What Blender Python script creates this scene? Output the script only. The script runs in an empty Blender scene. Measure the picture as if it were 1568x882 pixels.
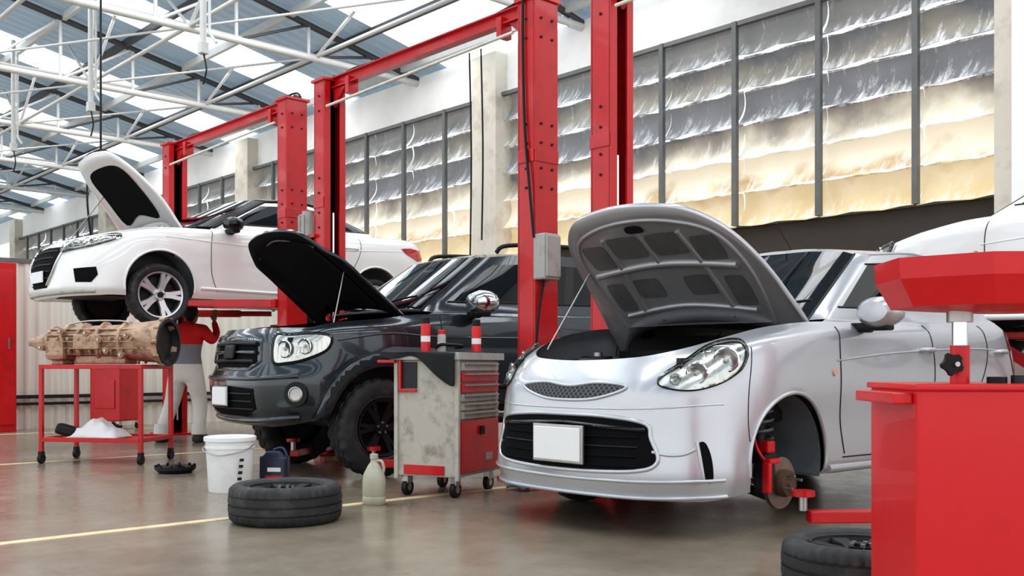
import bpy, bmesh, math, random
import numpy as np
from mathutils import Vector, Matrix
from mathutils.bvhtree import BVHTree
from mathutils.geometry import delaunay_2d_cdt
random.seed(7)
C = bpy.context.scene.collection
sc = bpy.context.scene
try:
    sc.view_settings.view_transform = 'Standard'
except Exception: pass
for lk in ('Medium High Contrast', 'AgX - Medium High Contrast', 'None'):
    try:
        sc.view_settings.look = lk; break
    except Exception: pass
sc.view_settings.exposure = .05

# ---------------------------------------------------------------- materials
def M(name, col, rough=.5, metal=0, coat=0., var=0., vs=6., bump=0., bs=40., emit=0., dirt=None, dirt_amt=.5, ds=4., stretch=None, spec=None):
    m = bpy.data.materials.new(name); m.use_nodes = True
    nt = m.node_tree; n = nt.nodes; l = nt.links
    b = n['Principled BSDF']
    b.inputs['Base Color'].default_value = (*col, 1)
    b.inputs['Roughness'].default_value = rough
    b.inputs['Metallic'].default_value = metal
    b.inputs['Coat Weight'].default_value = coat
    b.inputs['Coat Roughness'].default_value = .04
    if spec is not None: b.inputs['Specular IOR Level'].default_value = spec
    tc = n.new('ShaderNodeTexCoord'); src = tc.outputs['Object']
    if stretch:
        mp = n.new('ShaderNodeMapping'); mp.inputs['Scale'].default_value = stretch
        l.new(src, mp.inputs['Vector']); src = mp.outputs['Vector']
    last = None
    if var > 0:
        t = n.new('ShaderNodeTexNoise'); t.inputs['Scale'].default_value = vs; t.inputs['Detail'].default_value = 6
        l.new(src, t.inputs['Vector'])
        mx = n.new('ShaderNodeMix'); mx.data_type = 'RGBA'
        mx.inputs[6].default_value = (*[c*(1-var) for c in col], 1)
        mx.inputs[7].default_value = (*[min(1, c*(1+var)) for c in col], 1)
        l.new(t.outputs['Fac'], mx.inputs[0]); last = mx.outputs[2]
    if dirt:
        t2 = n.new('ShaderNodeTexNoise'); t2.inputs['Scale'].default_value = ds; t2.inputs['Detail'].default_value = 8; t2.inputs['Roughness'].default_value = .65
        l.new(src, t2.inputs['Vector'])
        cr = n.new('ShaderNodeValToRGB'); cr.color_ramp.elements[0].position = .5; cr.color_ramp.elements[1].position = .72
        cr.color_ramp.elements[1].color = (dirt_amt,)*3+(1,)
        l.new(t2.outputs['Fac'], cr.inputs[0])
        m2 = n.new('ShaderNodeMix'); m2.data_type = 'RGBA'
        if last: l.new(last, m2.inputs[6])
        else: m2.inputs[6].default_value = (*col, 1)
        m2.inputs[7].default_value = (*dirt, 1)
        l.new(cr.outputs[0], m2.inputs[0]); last = m2.outputs[2]
    if last: l.new(last, b.inputs['Base Color'])
    if bump > 0:
        t3 = n.new('ShaderNodeTexNoise'); t3.inputs['Scale'].default_value = bs; t3.inputs['Detail'].default_value = 4
        l.new(src, t3.inputs['Vector'])
        bp = n.new('ShaderNodeBump'); bp.inputs['Strength'].default_value = bump; bp.inputs['Distance'].default_value = .01
        l.new(t3.outputs['Fac'], bp.inputs['Height']); l.new(bp.outputs[0], b.inputs['Normal'])
    if emit > 0:
        b.inputs['Emission Color'].default_value = (*col, 1)
        b.inputs['Emission Strength'].default_value = emit
        if last: l.new(last, b.inputs['Emission Color'])
    return m

RED = M('red_paint', (.56, .008, .012), .36, 0, .25, var=.12, vs=3, dirt=(.2, .012, .012), dirt_amt=.5, ds=5)
RED2 = M('red_paint_bright', (.66, .010, .015), .42, 0, .15, var=.06, vs=3, dirt=(.4, .01, .015), dirt_amt=.35, ds=3)
SILVER = M('silver_car_paint', (.53, .54, .57), .30, .5, .6)
SUVP = M('dark_grey_car_paint', (.042, .050, .058), .22, .6, .8)
SUVB = M('black_car_paint', (.008, .009, .011), .15, .2, .5)
WHITEP = M('white_car_paint', (.84, .84, .83), .22, 0, .8)
GLASS = M('tinted_glass', (.006, .008, .010), .03, 0, 0., spec=.4)
BLACK = M('black_plastic', (.012, .012, .013), .5, bump=.1, bs=120, spec=.35)
MATTE = M('matte_black', (.006, .006, .007), .8, spec=.15)
LINER = M('wheel_arch_lining', (.16, .18, .20), .6, var=.45, vs=5)
BLACKG = M('black_gloss', (.006, .006, .007), .14, 0, .1)
DARK = M('dark_engine_parts', (.03, .03, .032), .5, .3, var=.4, vs=15)
RUBBER = M('tire_rubber', (.028, .028, .03), .62, var=.3, vs=9, dirt=(.12, .11, .10), dirt_amt=.45, ds=9)
CHROME = M('chrome', (.75, .76, .78), .1, 1.)
STEEL = M('bare_steel', (.45, .44, .42), .35, .9, var=.2, vs=12)
ALU = M('alloy_rim', (.72, .72, .73), .3, .7)
LAMP = M('lamp_reflector', (.72, .72, .71), .18, .8)
AMBER = M('amber_lamp', (.7, .35, .2), .2, 0, .8)
TAIL = M('tail_lamp_red', (.45, .01, .015), .12, 0, 1.)
PLATE = M('number_plate_white', (.85, .85, .85), .4)
CREAM = M('old_cream_paint', (.50, .47, .41), .5, var=.12, vs=5, dirt=(.14, .10, .07), dirt_amt=.7, ds=7)
GALV = M('galvanised_steel', (.17, .175, .17), .5, .4, var=.2, vs=8)
TRUSS = M('truss_paint', (.66, .66, .64), .5, var=.1)
DKSTEEL = M('dark_purlin_steel', (.09, .09, .095), .5, .2)
CONCW = M('painted_concrete_wall', (.86, .85, .83), .75, var=.05, vs=1.2, dirt=(.6, .55, .48), dirt_amt=.3, ds=1.5, emit=.10)  # faint emission brightens the wall beyond its paint colour
PILAS = M('pilaster_concrete', (.72, .67, .58), .8, var=.1, vs=2, dirt=(.33, .27, .2), dirt_amt=.5, ds=2.5)
DBAND = M('dark_dado_paint', (.06, .048, .04), .6, var=.2, vs=3)
SHEETW = M('white_sheet_metal', (.80, .78, .71), .45, .1, var=.05, vs=1)
GEAR = M('gearbox_cast_aluminium', (.50, .34, .24), .5, .4, var=.4, vs=7, dirt=(.10, .06, .04), dirt_amt=.9, ds=9, bump=.6, bs=50)
BUCK = M('bucket_plastic', (.85, .86, .86), .35, dirt=(.6, .58, .55), dirt_amt=.3, ds=8)
JUG = M('stained_jug_plastic', (.50, .48, .38), .45, var=.15, vs=9, dirt=(.28, .24, .16), dirt_amt=.6, ds=10)
NAVY = M('navy_oil_can', (.012, .02, .05), .3, 0, .3)
CLOTH = M('black_cloth', (.02, .02, .022), .9, bump=.5, bs=80)
RAG = M('white_rag', (.80, .80, .80), .9, bump=.5, bs=30)
BLUER = M('blue_rag', (.06, .18, .22), .9)
SKIN = M('skin', (.42, .23, .15), .55)
HAIR = M('black_hair', (.012, .01, .01), .6, bump=.6, bs=150)
BOOT = M('boot_leather', (.03, .028, .027), .6)
YEL = M('yellow_line_paint', (.80, .66, .40), .45, var=.12, vs=6, dirt=(.3, .25, .18), dirt_amt=.5, ds=7)
GLOVEG = M('grey_enamel', (.42, .41, .39), .4, var=.1, vs=8, dirt=(.2, .17, .13), dirt_amt=.6, ds=9)

def clear_mat():
    m = bpy.data.materials.new('clear_lens'); m.use_nodes = True
    nt = m.node_tree; n = nt.nodes; l = nt.links; n.clear()
    o = n.new('ShaderNodeOutputMaterial'); mix = n.new('ShaderNodeMixShader')
    t = n.new('ShaderNodeBsdfTransparent'); g = n.new('ShaderNodeBsdfGlossy'); g.inputs['Roughness'].default_value = .03
    f = n.new('ShaderNodeFresnel'); f.inputs['IOR'].default_value = 1.5
    t.inputs['Color'].default_value = (.95, .95, .93, 1)
    l.new(f.outputs[0], mix.inputs[0]); l.new(t.outputs[0], mix.inputs[1]); l.new(g.outputs[0], mix.inputs[2]); l.new(mix.outputs[0], o.inputs[0])
    return m
CLEAR = clear_mat()

def mesh_mat():
    m = M('honeycomb_mesh', (.02, .02, .022), .4)
    nt = m.node_tree; n = nt.nodes; l = nt.links; b = n['Principled BSDF']
    tc = n.new('ShaderNodeTexCoord'); mp = n.new('ShaderNodeMapping'); mp.inputs['Rotation'].default_value = (0, math.radians(45), 0); mp.inputs['Scale'].default_value = (42, 42, 42)
    l.new(tc.outputs['Object'], mp.inputs[0])
    sx = n.new('ShaderNodeSeparateXYZ'); l.new(mp.outputs[0], sx.inputs[0])
    outs = []
    for a in ('X', 'Z'):
        fr = n.new('ShaderNodeMath'); fr.operation = 'FRACT'; l.new(sx.outputs[a], fr.inputs[0])
        lt = n.new('ShaderNodeMath'); lt.operation = 'LESS_THAN'; lt.inputs[1].default_value = .3; l.new(fr.outputs[0], lt.inputs[0]); outs.append(lt)
    mxx = n.new('ShaderNodeMath'); mxx.operation = 'MAXIMUM'; l.new(outs[0].outputs[0], mxx.inputs[0]); l.new(outs[1].outputs[0], mxx.inputs[1])
    mx = n.new('ShaderNodeMix'); mx.data_type = 'RGBA'; mx.inputs[6].default_value = (.004, .004, .004, 1); mx.inputs[7].default_value = (.10, .10, .105, 1)
    l.new(mxx.outputs[0], mx.inputs[0]); l.new(mx.outputs[2], b.inputs['Base Color'])
    return m
MESHM = mesh_mat()

# ---------------------------------------------------------------- geometry helpers
def empty(name, loc=(0, 0, 0), rz=0, parent=None, rot=None):
    e = bpy.data.objects.new(name, None); C.objects.link(e)
    e.empty_display_size = .1
    e.location = loc; e.rotation_euler = rot if rot else (0, 0, rz)
    if parent: e.parent = parent
    return e

def mobj(name, verts, faces, mats, parent=None, smooth=False, loc=(0, 0, 0), rot=(0, 0, 0), fm=None, fix=True):
    me = bpy.data.meshes.new(name); me.from_pydata([tuple(v) for v in verts], [], faces)
    if not isinstance(mats, (list, tuple)): mats = [mats]
    for m in mats: me.materials.append(m)
    if fm is not None: me.polygons.foreach_set('material_index', fm)
    if smooth: me.polygons.foreach_set('use_smooth', [True]*len(me.polygons))
    if fix:
        bm = bmesh.new(); bm.from_mesh(me); bmesh.ops.recalc_face_normals(bm, faces=bm.faces); bm.to_mesh(me); bm.free()
    me.update()
    o = bpy.data.objects.new(name, me); C.objects.link(o)
    o.location = loc; o.rotation_euler = rot
    if parent: o.parent = parent
    return o

def box(name, size, loc, mat, parent=None, bev=0., rot=(0, 0, 0), taper=None):
    bm = bmesh.new(); bmesh.ops.create_cube(bm, size=1)
    for v in bm.verts:
        if taper and v.co.z > 0: v.co.x *= taper[0]; v.co.y *= taper[1]
        v.co = Vector((v.co.x*size[0], v.co.y*size[1], v.co.z*size[2]))
    if bev > 0: bmesh.ops.bevel(bm, geom=list(bm.edges), offset=bev, segments=2, affect='EDGES', profile=.6)
    me = bpy.data.meshes.new(name); bm.to_mesh(me); bm.free(); me.materials.append(mat)
    o = bpy.data.objects.new(name, me); C.objects.link(o); o.location = loc; o.rotation_euler = rot
    if parent: o.parent = parent
    return o

def lathe(name, prof, mat, loc=(0, 0, 0), parent=None, seg=32, axis='Z', rf=None, sharp=False, rot=None, sc2=(1, 1)):
    vs = []; fs = []; n = len(prof)
    for i in range(seg):
        a = 2*math.pi*i/seg; c, s = math.cos(a)*sc2[0], math.sin(a)*sc2[1]
        for k, (r, h) in enumerate(prof):
            rr = rf(i, k, r, h) if rf else r
            if axis == 'Z': vs.append((rr*c, rr*s, h))
            elif axis == 'X': vs.append((h, rr*c, rr*s))
            else: vs.append((rr*c, h, rr*s))
    for i in range(seg):
        j = (i+1) % seg
        for k in range(n-1):
            fs.append((i*n+k, j*n+k, j*n+k+1, i*n+k+1))
    o = mobj(name, vs, fs, mat, parent, True, loc, rot or (0, 0, 0))
    bm = bmesh.new(); bm.from_mesh(o.data); bmesh.ops.remove_doubles(bm, verts=bm.verts, dist=1e-5)
    bmesh.ops.recalc_face_normals(bm, faces=bm.faces)
    for e in bm.edges:
        if len(e.link_faces) == 2 and e.calc_face_angle(0) > math.radians(38): e.smooth = False
    bm.to_mesh(o.data); bm.free()
    return o

def cyl(name, r, h, loc, mat, parent=None, axis='Z', r2=None, seg=24, rot=None, bev=0):
    r2 = r if r2 is None else r2
    return lathe(name, [(0, -h/2), (r, -h/2), (r2, h/2), (0, h/2)], mat, loc, parent, seg, axis, rot=rot)

def catmull(pts, n=6, closed=False):
    P = [Vector(p) for p in pts]; N = len(P); out = []
    rng = range(N) if closed else range(N-1)
    for i in rng:
        if closed: p0, p1, p2, p3 = P[i-1], P[i], P[(i+1) % N], P[(i+2) % N]
        else: p0, p1, p2, p3 = P[max(i-1, 0)], P[i], P[i+1], P[min(i+2, N-1)]
        for k in range(n):
            t = k/n; out.append(.5*((2*p1)+(p2-p0)*t+(2*p0-5*p1+4*p2-p3)*t*t+(3*p1-p0-3*p2+p3)*t**3))
    if not closed: out.append(P[-1].copy())
    return out

def tube(name, pts, r, mat, parent=None, smooth=False, closed=False, res=3):
    if smooth: pts = catmull(pts, 6, closed)
    cu = bpy.data.curves.new(name, 'CURVE'); cu.dimensions = '3D'; cu.bevel_depth = r; cu.bevel_resolution = res; cu.use_fill_caps = True
    s = cu.splines.new('POLY'); s.points.add(len(pts)-1)
    for i, p in enumerate(pts): s.points[i].co = (p[0], p[1], p[2], 1)
    s.use_cyclic_u = closed; s.use_smooth = True
    cu.materials.append(mat)
    o = bpy.data.objects.new(name, cu); C.objects.link(o)
    if parent: o.parent = parent
    return o

def pchip(Y, t):
    Y = np.asarray(Y, float); n = Y.shape[0]; d = Y[1:]-Y[:-1]
    m = np.zeros_like(Y); m[0] = d[0]; m[-1] = d[-1]
    if n > 2:
        a, b = d[:-1], d[1:]
        with np.errstate(divide='ignore', invalid='ignore'):
            h = np.where(a*b > 0, 2*a*b/(a+b), 0)
        m[1:-1] = np.nan_to_num(h)
    i = np.clip(np.floor(t).astype(int), 0, n-2); u = t-i
    sh = (-1,)+(1,)*(Y.ndim-1); u = u.reshape(sh)
    return (2*u**3-3*u**2+1)*Y[i]+(u**3-2*u**2+u)*m[i]+(-2*u**3+3*u**2)*Y[i+1]+(u**3-u**2)*m[i+1]

NS, NR = 12, 6
def eval_rings(rings, crease):
    A = np.array(rings, float); K, P, _ = A.shape
    mir = np.array([-1, 1, 1])
    B = np.concatenate([A[:, 1:2]*mir, A, A[:, -2:-1]*mir], 1).transpose(1, 0, 2)
    Cc = pchip(B, np.linspace(1, P, (P-1)*NS+1)).transpose(1, 0, 2)
    bounds = [0]+crease+[K-1]; rows = []
    for gi in range(len(bounds)-1):
        a, b = bounds[gi], bounds[gi+1]
        if gi == len(bounds)-2:
            t = np.linspace(0, 1, NR+1).reshape(-1, 1, 1)
            G = Cc[a][None]*(1-t)+Cc[b][None]*t
            G[:, :, 2] = Cc[a][None, :, 2]+(Cc[b]-Cc[a])[None, :, 2]*(1-(1-t[:, :, 0])**2)
        else:
            G = pchip(Cc[a:b+1], np.linspace(0, b-a, (b-a)*NR+1))
        rows.append(G if gi == 0 else G[1:])
    return np.concatenate(rows, 0)

def ring(xs, ys, zs):
    n = len(xs)
    if not hasattr(ys, '__len__'): ys = [ys]*n
    if not hasattr(zs, '__len__'): zs = [zs]*n
    return [(xs[i], ys[i], zs[i]) for i in range(n)]

def car_shell(parent, rings, paint, arches, open_hood, glass, kh=6, kg=8, kr=9, upper=None, zlow=.2):
    crease = [1, kh, kg, kr]
    G = eval_rings(rings, crease); R, S, _ = G.shape
    inside = np.zeros((R, S), bool)
    for (yc, zc, rad) in arches:
        sub = G[:kh*NR+1]
        d = np.hypot(sub[:, :, 1]-yc, sub[:, :, 2]-zc)
        ins = (d < rad) & (sub[:, :, 0] > .42)
        inside[:kh*NR+1] |= ins
        for r, s in zip(*np.nonzero(ins)):
            v = G[r, s]; dy, dz = v[1]-yc, v[2]-zc; L = math.hypot(dy, dz) or 1e-6
            if dz < 0:
                G[r, s, 1] = yc+math.copysign(math.sqrt(max(rad*rad-dz*dz, 0)), dy)
            else:
                G[r, s, 1] = yc+dy/L*rad; G[r, s, 2] = zc+dz/L*rad
    verts = [tuple(v) for v in G.reshape(-1, 3)]+[(-v[0], v[1], v[2]) for v in G.reshape(-1, 3)]
    off = R*S; faces = []; fm = []; hood = []
    for r in range(R-1):
        for s in range(S-1):
            if inside[r, s] and inside[r+1, s] and inside[r, s+1] and inside[r+1, s+1]: continue
            q = (r*S+s, r*S+s+1, (r+1)*S+s+1, (r+1)*S+s); p = s/NS; mi = 0
            if kh*NR <= r < kg*NR-1 and p < glass['hood'] and open_hood:
                hood.append(q); continue
            if kg*NR <= r < kr*NR:
                if p < glass['ws']: mi = 1
                elif glass['side'][0] <= p < glass['side'][1] and kg*NR < r+0 < kr*NR-1:
                    mi = 1
                    for (b0, b1) in glass['pill']:
                        if b0 <= p < b1: mi = 2
                elif p >= glass['rear']: mi = 1 if r > kg*NR else 0
            elif r < NR: mi = 2
            elif upper and r >= kr*NR: mi = 3
            faces.append(q); fm.append(mi)
            faces.append(tuple(off+k for k in reversed(q))); fm.append(mi)
    o = mobj('body_shell', verts, faces, [paint, GLASS, BLACKG, upper or paint], parent, True, fm=fm)
    bm = bmesh.new(); bm.from_mesh(o.data); bmesh.ops.remove_doubles(bm, verts=bm.verts, dist=1e-4)
    bmesh.ops.recalc_face_normals(bm, faces=bm.faces)
    for e in bm.edges:
        if len(e.link_faces) == 2 and (e.calc_face_angle(0) > math.radians(42) or e.link_faces[0].material_index != e.link_faces[1].material_index): e.smooth = False
    bvh = BVHTree.FromBMesh(bm); bm.to_mesh(o.data); bm.free()
    hoodm = None
    if hood:
        hf = []
        for q in hood:
            hf.append(q); hf.append(tuple(off+k for k in reversed(q)))
        used = sorted({k for f in hf for k in f}); mp = {k: i for i, k in enumerate(used)}
        hoodm = ([verts[k] for k in used], [tuple(mp[k] for k in f) for f in hf])
    for (yc, zc, rad) in arches:
        a0 = math.degrees(math.asin(max(-1, min(1, (zlow+.04-zc)/rad)))); sp = 180-2*a0
        for sg in (1, -1):
            vs = []; fs = []; n = 28
            for i in range(n+1):
                a = math.radians(a0+sp*i/n)
                for x in (.4, .82):
                    vs.append((sg*x, yc+(rad+.004)*math.cos(a), zc+(rad+.004)*math.sin(a)))
            for i in range(n): fs.append((2*i, 2*i+1, 2*i+3, 2*i+2))
            mobj('wheel_arch_liner', vs, fs, LINER, parent, True)
            mobj('wheel_arch_inner', [(sg*.4, yc, zc)]+[(sg*.4, yc+(rad+.004)*math.cos(math.radians(a0+sp*i/n)), zc+(rad+.004)*math.sin(math.radians(a0+sp*i/n))) for i in range(n+1)],
                 [(0, i+1, i+2) for i in range(n)], LINER, parent)
    return o, bvh, hoodm, G

X_ = Vector((1, 0, 0)); Y_ = Vector((0, 1, 0)); Z_ = Vector((0, 0, 1))
DIAG = (Vector((.7071, .7071, 0)), Z_, Vector((-.7071, .7071, 0)))
FRONT = (X_, Z_, Y_)
SIDE = (Y_, Z_, -X_)
REAR = (X_, Z_, -Y_)

def shoot(bvh, fr, p, q, off=0):
    U, V, D = fr
    st = U*p+V*q-D*6
    h, nrm, i, d = bvh.ray_cast(st, D)
    if h is None:
        h, nrm, i, d = bvh.find_nearest(U*p+V*q)
    if nrm.dot(D) > 0: nrm = -nrm
    return h+nrm*off, nrm

def decal(name, outline, fr, bvh, off, mat, parent, grid=.03, smooth=True, mirror=False, thick=0., xform=None):
    o2 = [Vector((p, q, 0)) for p, q in outline]
    if smooth: o2 = catmull(o2, 4, True)
    else:
        t = []
        for i in range(len(o2)):
            a, b = o2[i], o2[(i+1) % len(o2)]; n = max(1, int((b-a).length/grid))
            t += [a.lerp(b, k/n) for k in range(n)]
        o2 = t
    pts = [Vector((v.x, v.y)) for v in o2]; n0 = len(pts)
    xs = [p.x for p in pts]; ys = [p.y for p in pts]
    def inpoly(x, y):
        c = False; j = n0-1
        for i in range(n0):
            a, b = pts[i], pts[j]
            if (a.y > y) != (b.y > y) and x < (b.x-a.x)*(y-a.y)/(b.y-a.y+1e-12)+a.x: c = not c
            j = i
        return c
    inner = []
    x = min(xs)+grid/2
    while x < max(xs):
        y = min(ys)+grid/2
        while y < max(ys):
            if inpoly(x, y) and min((Vector((x, y))-p).length for p in pts[:n0]) > grid*.35: inner.append(Vector((x, y)))
            y += grid
        x += grid
    r = delaunay_2d_cdt(pts+inner, [(i, (i+1) % n0) for i in range(n0)], [], 1, 1e-5)
    vs = []; nn = Vector()
    for p in r[0]:
        h, nm = shoot(bvh, fr, p.x, p.y, off); vs.append(h); nn += nm
    fs = [tuple(f) for f in r[2]]
    if not fs: return None
    fnm = Vector()
    for f in fs: fnm += (vs[f[1]]-vs[f[0]]).cross(vs[f[2]]-vs[f[0]])
    if fnm.dot(nn) < 0: fs = [tuple(reversed(f)) for f in fs]
    if xform: vs = [xform @ v for v in vs]
    objs = [mobj(name, vs, fs, mat, parent, True, fix=False)]
    if mirror: objs.append(mobj(name, [Vector((-v.x, v.y, v.z)) for v in vs], [tuple(reversed(f)) for f in fs], mat, parent, True, fix=False))
    if thick:
        for o in objs:
            s = o.modifiers.new('s', 'SOLIDIFY'); s.thickness = thick; s.offset = -1
    return objs[0]

def sline(name, pts, fr, bvh, r, mat, parent, mirror=False, closed=False, smooth=True, off=0., step=.04):
    p3 = [Vector((p, q, 0)) for p, q in pts]
    p3 = catmull(p3, 8, closed) if smooth else p3
    if not smooth:
        t = []
        for i in range(len(p3)-1):
            a, b = p3[i], p3[i+1]; n = max(1, int((b-a).length/step)); t += [a.lerp(b, k/n) for k in range(n)]
        t.append(p3[-1]); p3 = t
    W = [shoot(bvh, fr, v.x, v.y, off)[0] for v in p3]
    tube(name, W, r, mat, parent, closed=closed, res=2)
    if mirror: tube(name, [Vector((-v.x, v.y, v.z)) for v in W], r, mat, parent, closed=closed, res=2)

def hood_build(parent, hoodm, hinge, ang, mat_out, mat_in, recess, thick=.028, ribs=(), shift=(0, 0, 0)):
    H = Vector(hinge)
    piv = empty('hood', H+Vector(shift), parent=parent, rot=(-ang, 0, 0)); vs, fs = hoodm
    bm = bmesh.new(); bv = [bm.verts.new(v) for v in vs]
    for f in fs:
        try: bm.faces.new([bv[k] for k in f])
        except Exception: pass
    bmesh.ops.remove_doubles(bm, verts=bm.verts, dist=1e-4); bmesh.ops.recalc_face_normals(bm, faces=bm.faces)
    if sum((f.normal.z for f in bm.faces)) < 0: bmesh.ops.reverse_faces(bm, faces=bm.faces)
    bvh = BVHTree.FromBMesh(bm)
    for v in bm.verts: v.co -= H
    me = bpy.data.meshes.new('hood_panel'); bm.to_mesh(me); bm.free()
    me.polygons.foreach_set('use_smooth', [True]*len(me.polygons))
    me.materials.append(mat_out); me.materials.append(mat_in)
    o = bpy.data.objects.new('hood_panel', me); C.objects.link(o); o.parent = piv
    s = o.modifiers.new('s', 'SOLIDIFY'); s.thickness = thick; s.offset = -1; s.material_offset = 1; s.material_offset_rim = 0
    T = Matrix.Translation(-H); UP = (X_, Y_, Z_)
    for i, (ol, mm, of) in enumerate(recess):
        decal('inner_panel_%d' % i, ol, UP, bvh, thick+of, mm, piv, grid=.04, xform=T)
    for i, (ln, rr, mm) in enumerate(ribs):
        p3 = catmull([Vector((p, q, 0)) for p, q in ln], 8)
        W = [shoot(bvh, UP, v.x, v.y, thick)[0]-H for v in p3]
        tube('inner_rib_%d' % i, W, rr, mm, piv)
    return piv

def tire_prof(R, w, rim):
    h = w/2
    return [(rim, -h*.72), (rim+.012, -h*.86), (rim+(R-rim)*.35, -h*1.0), (rim+(R-rim)*.65, -h*1.02), (R-.022, -h*.93), (R-.006, -h*.78),
            (R-.003, -h*.55), (R-.003, -h*.5), (R-.012, -h*.48), (R-.012, -h*.42), (R, -h*.40), (R, -h*.06), (R-.010, -h*.05), (R-.010, h*.05), (R, h*.06), (R, h*.40),
            (R-.012, h*.42), (R-.012, h*.48), (R-.003, h*.5), (R-.003, h*.55), (R-.006, h*.78), (R-.022, h*.93), (rim+(R-rim)*.65, h*1.02), (rim+(R-rim)*.35, h*1.0), (rim+.012, h*.86), (rim, h*.72)]

def wheel(parent, loc, R, w, rim, ns, rmat, side=1, facem=None, tread=.008, double=False, name='wheel', blocks=96, capm=None, fat=1.):
    e = empty(name, loc, parent=parent)
    def rf(i, k, r, h):
        if (k in (4, 5, 6, 7) or k in (18, 19, 20, 21)) and i % 3 == 0: return r-tread
        if tread > .012 and k in (10, 11, 14, 15) and (i+1) % 3 == 0: return r-tread*.7
        return r
    lathe('tire', tire_prof(R, w, rim), RUBBER, parent=e, seg=blocks, axis='X', rf=rf)
    h = w/2
    lathe('sidewall_bead', [(rim+.018, side*h*.9), (rim+.026, side*h*.96), (rim+.034, side*h*.95)], RUBBER, parent=e, seg=48, axis='X')
    lathe('rim_barrel', [(rim*.90, -side*h*.8), (rim*.86, -side*h*.6), (rim*.84, side*h*.3), (rim*.93, side*h*.75), (rim, side*h*.86), (rim+.006, side*h*.8)], rmat, parent=e, seg=48, axis='X')
    lathe('rim_lip', [(rim*.93, side*h*.72), (rim*.95, side*h*.86), (rim*1.01, side*h*.9), (rim*1.02, side*h*.78)], facem or rmat, parent=e, seg=48, axis='X')
    cyl('back_plate', rim*.86, .01, (-side*h*.3, 0, 0), DARK, e, 'X', seg=32)
    vs = []; fs = []
    for i in range(ns):
        offs = (-.11, .11) if double else (0,)
        for da in offs:
            a = 2*math.pi*i/ns; a1 = a+da*.6; a2 = a+da*1.35
            b = len(vs)
            for (rr, aa, wd, xo, th) in ((rim*.18, a1, (.022 if double else .035)*fat, .55, .04), (rim*.55, (a1+a2)/2, (.016 if double else .026)*fat, .66, .03), (rim*.95, a2, (.017 if double else .036)*fat, .78, .02)):
                c, s = math.cos(aa), math.sin(aa)
                for sx, xx in ((-1, 0), (1, 0), (1, -th), (-1, -th)):
                    vs.append((side*(h*xo+xx), rr*c-s*wd*sx*(1 if xx == 0 else 1.3), rr*s+c*wd*sx*(1 if xx == 0 else 1.3)))
            for k in (0, 4):
                for j in range(4):
                    fs.append((b+k+j, b+k+(j+1) % 4, b+k+4+(j+1) % 4, b+k+4+j))
            fs.append((b, b+1, b+2, b+3)); fs.append((b+8, b+9, b+10, b+11))
    mobj('spokes', vs, fs, facem or rmat, e)
    cyl('hub', rim*.24, .05, (side*h*.5, 0, 0), facem or rmat, e, 'X')
    cyl('hub_cap', rim*.13, .015, (side*(h*.5+.03), 0, 0), capm or BLACK, e, 'X')
    for i in range(5):
        a = 2*math.pi*i/5+.3
        cyl('lug_nut', .011, .02, (side*(h*.5+.028), rim*.19*math.cos(a), rim*.19*math.sin(a)), STEEL, e, 'X', seg=6)
    return e

def arch_pts(yc, zc, r, a0, a1, n=14):
    return [(yc+r*math.cos(math.radians(a0+(a1-a0)*i/n)), zc+r*math.sin(math.radians(a0+(a1-a0)*i/n))) for i in range(n+1)]

def gridline(G, r=None, s=None, rng=None):
    if r is not None: return [Vector(G[r, k]) for k in range(*rng)]
    return [Vector(G[k, s]) for k in range(*rng)]

def mtube(name, pts, r, mat, parent):
    tube(name, pts, r, mat, parent, res=2)
    tube(name, [Vector((-p[0], p[1], p[2])) for p in pts], r, mat, parent, res=2)

def mirror_unit(parent, loc, mat, s=1., side=1):
    e = empty('side_mirror', loc, parent=parent)
    o = lathe('mirror_housing', [(0, -.11), (.06, -.10), (.088, -.05), (.092, 0), (.085, .05), (.07, .075), (.06, .075), (0, .07)], mat, (side*.10*s, 0, 0), e, 24, 'Y', sc2=(1.25, .85))
    o.scale = (s, s*.9, s)
    g = cyl('mirror_glass', .068*s, .006, (side*.10*s, .07*s, 0), GLASS, e, 'Y'); g.scale = (1.25, 1, .85)
    box('mirror_base', (.2, .09, .04), (side*.07*s, .0, -.075*s), BLACK, e, .015)
    box('mirror_arm', (.14, .07, .06), (-side*.01, .0, -.075*s), BLACK, e, .015)
    return e

def lamp_parts(parent, bvh, fr, pts, mirror=True):
    for k, (p, q, rr) in enumerate(pts):
        h, nm = shoot(bvh, fr, p, q, .004)
        for sg in ((1, -1) if mirror else (1,)):
            hh = Vector((h.x*sg, h.y, h.z))
            rz = math.atan2(nm.x*sg, -nm.y)
            e = empty('lamp_unit', hh, parent=parent, rot=(0, 0, rz*.6))
            lathe('reflector_bowl', [(rr, -.016), (rr*.93, -.014), (rr*.85, .0), (rr*.6, .006), (rr*.3, .008), (0, .008)], LAMP, parent=e, seg=28, axis='Y')
            lathe('reflector_ring', [(rr*1.05, -.006), (rr*1.05, -.018), (rr*.93, -.02), (rr*.9, -.006)], CHROME, parent=e, seg=28, axis='Y')
            lathe('bulb', [(0, -.024), (rr*.18, -.018), (rr*.26, .0), (rr*.26, .006)], PLATE, parent=e, seg=14, axis='Y')

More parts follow.
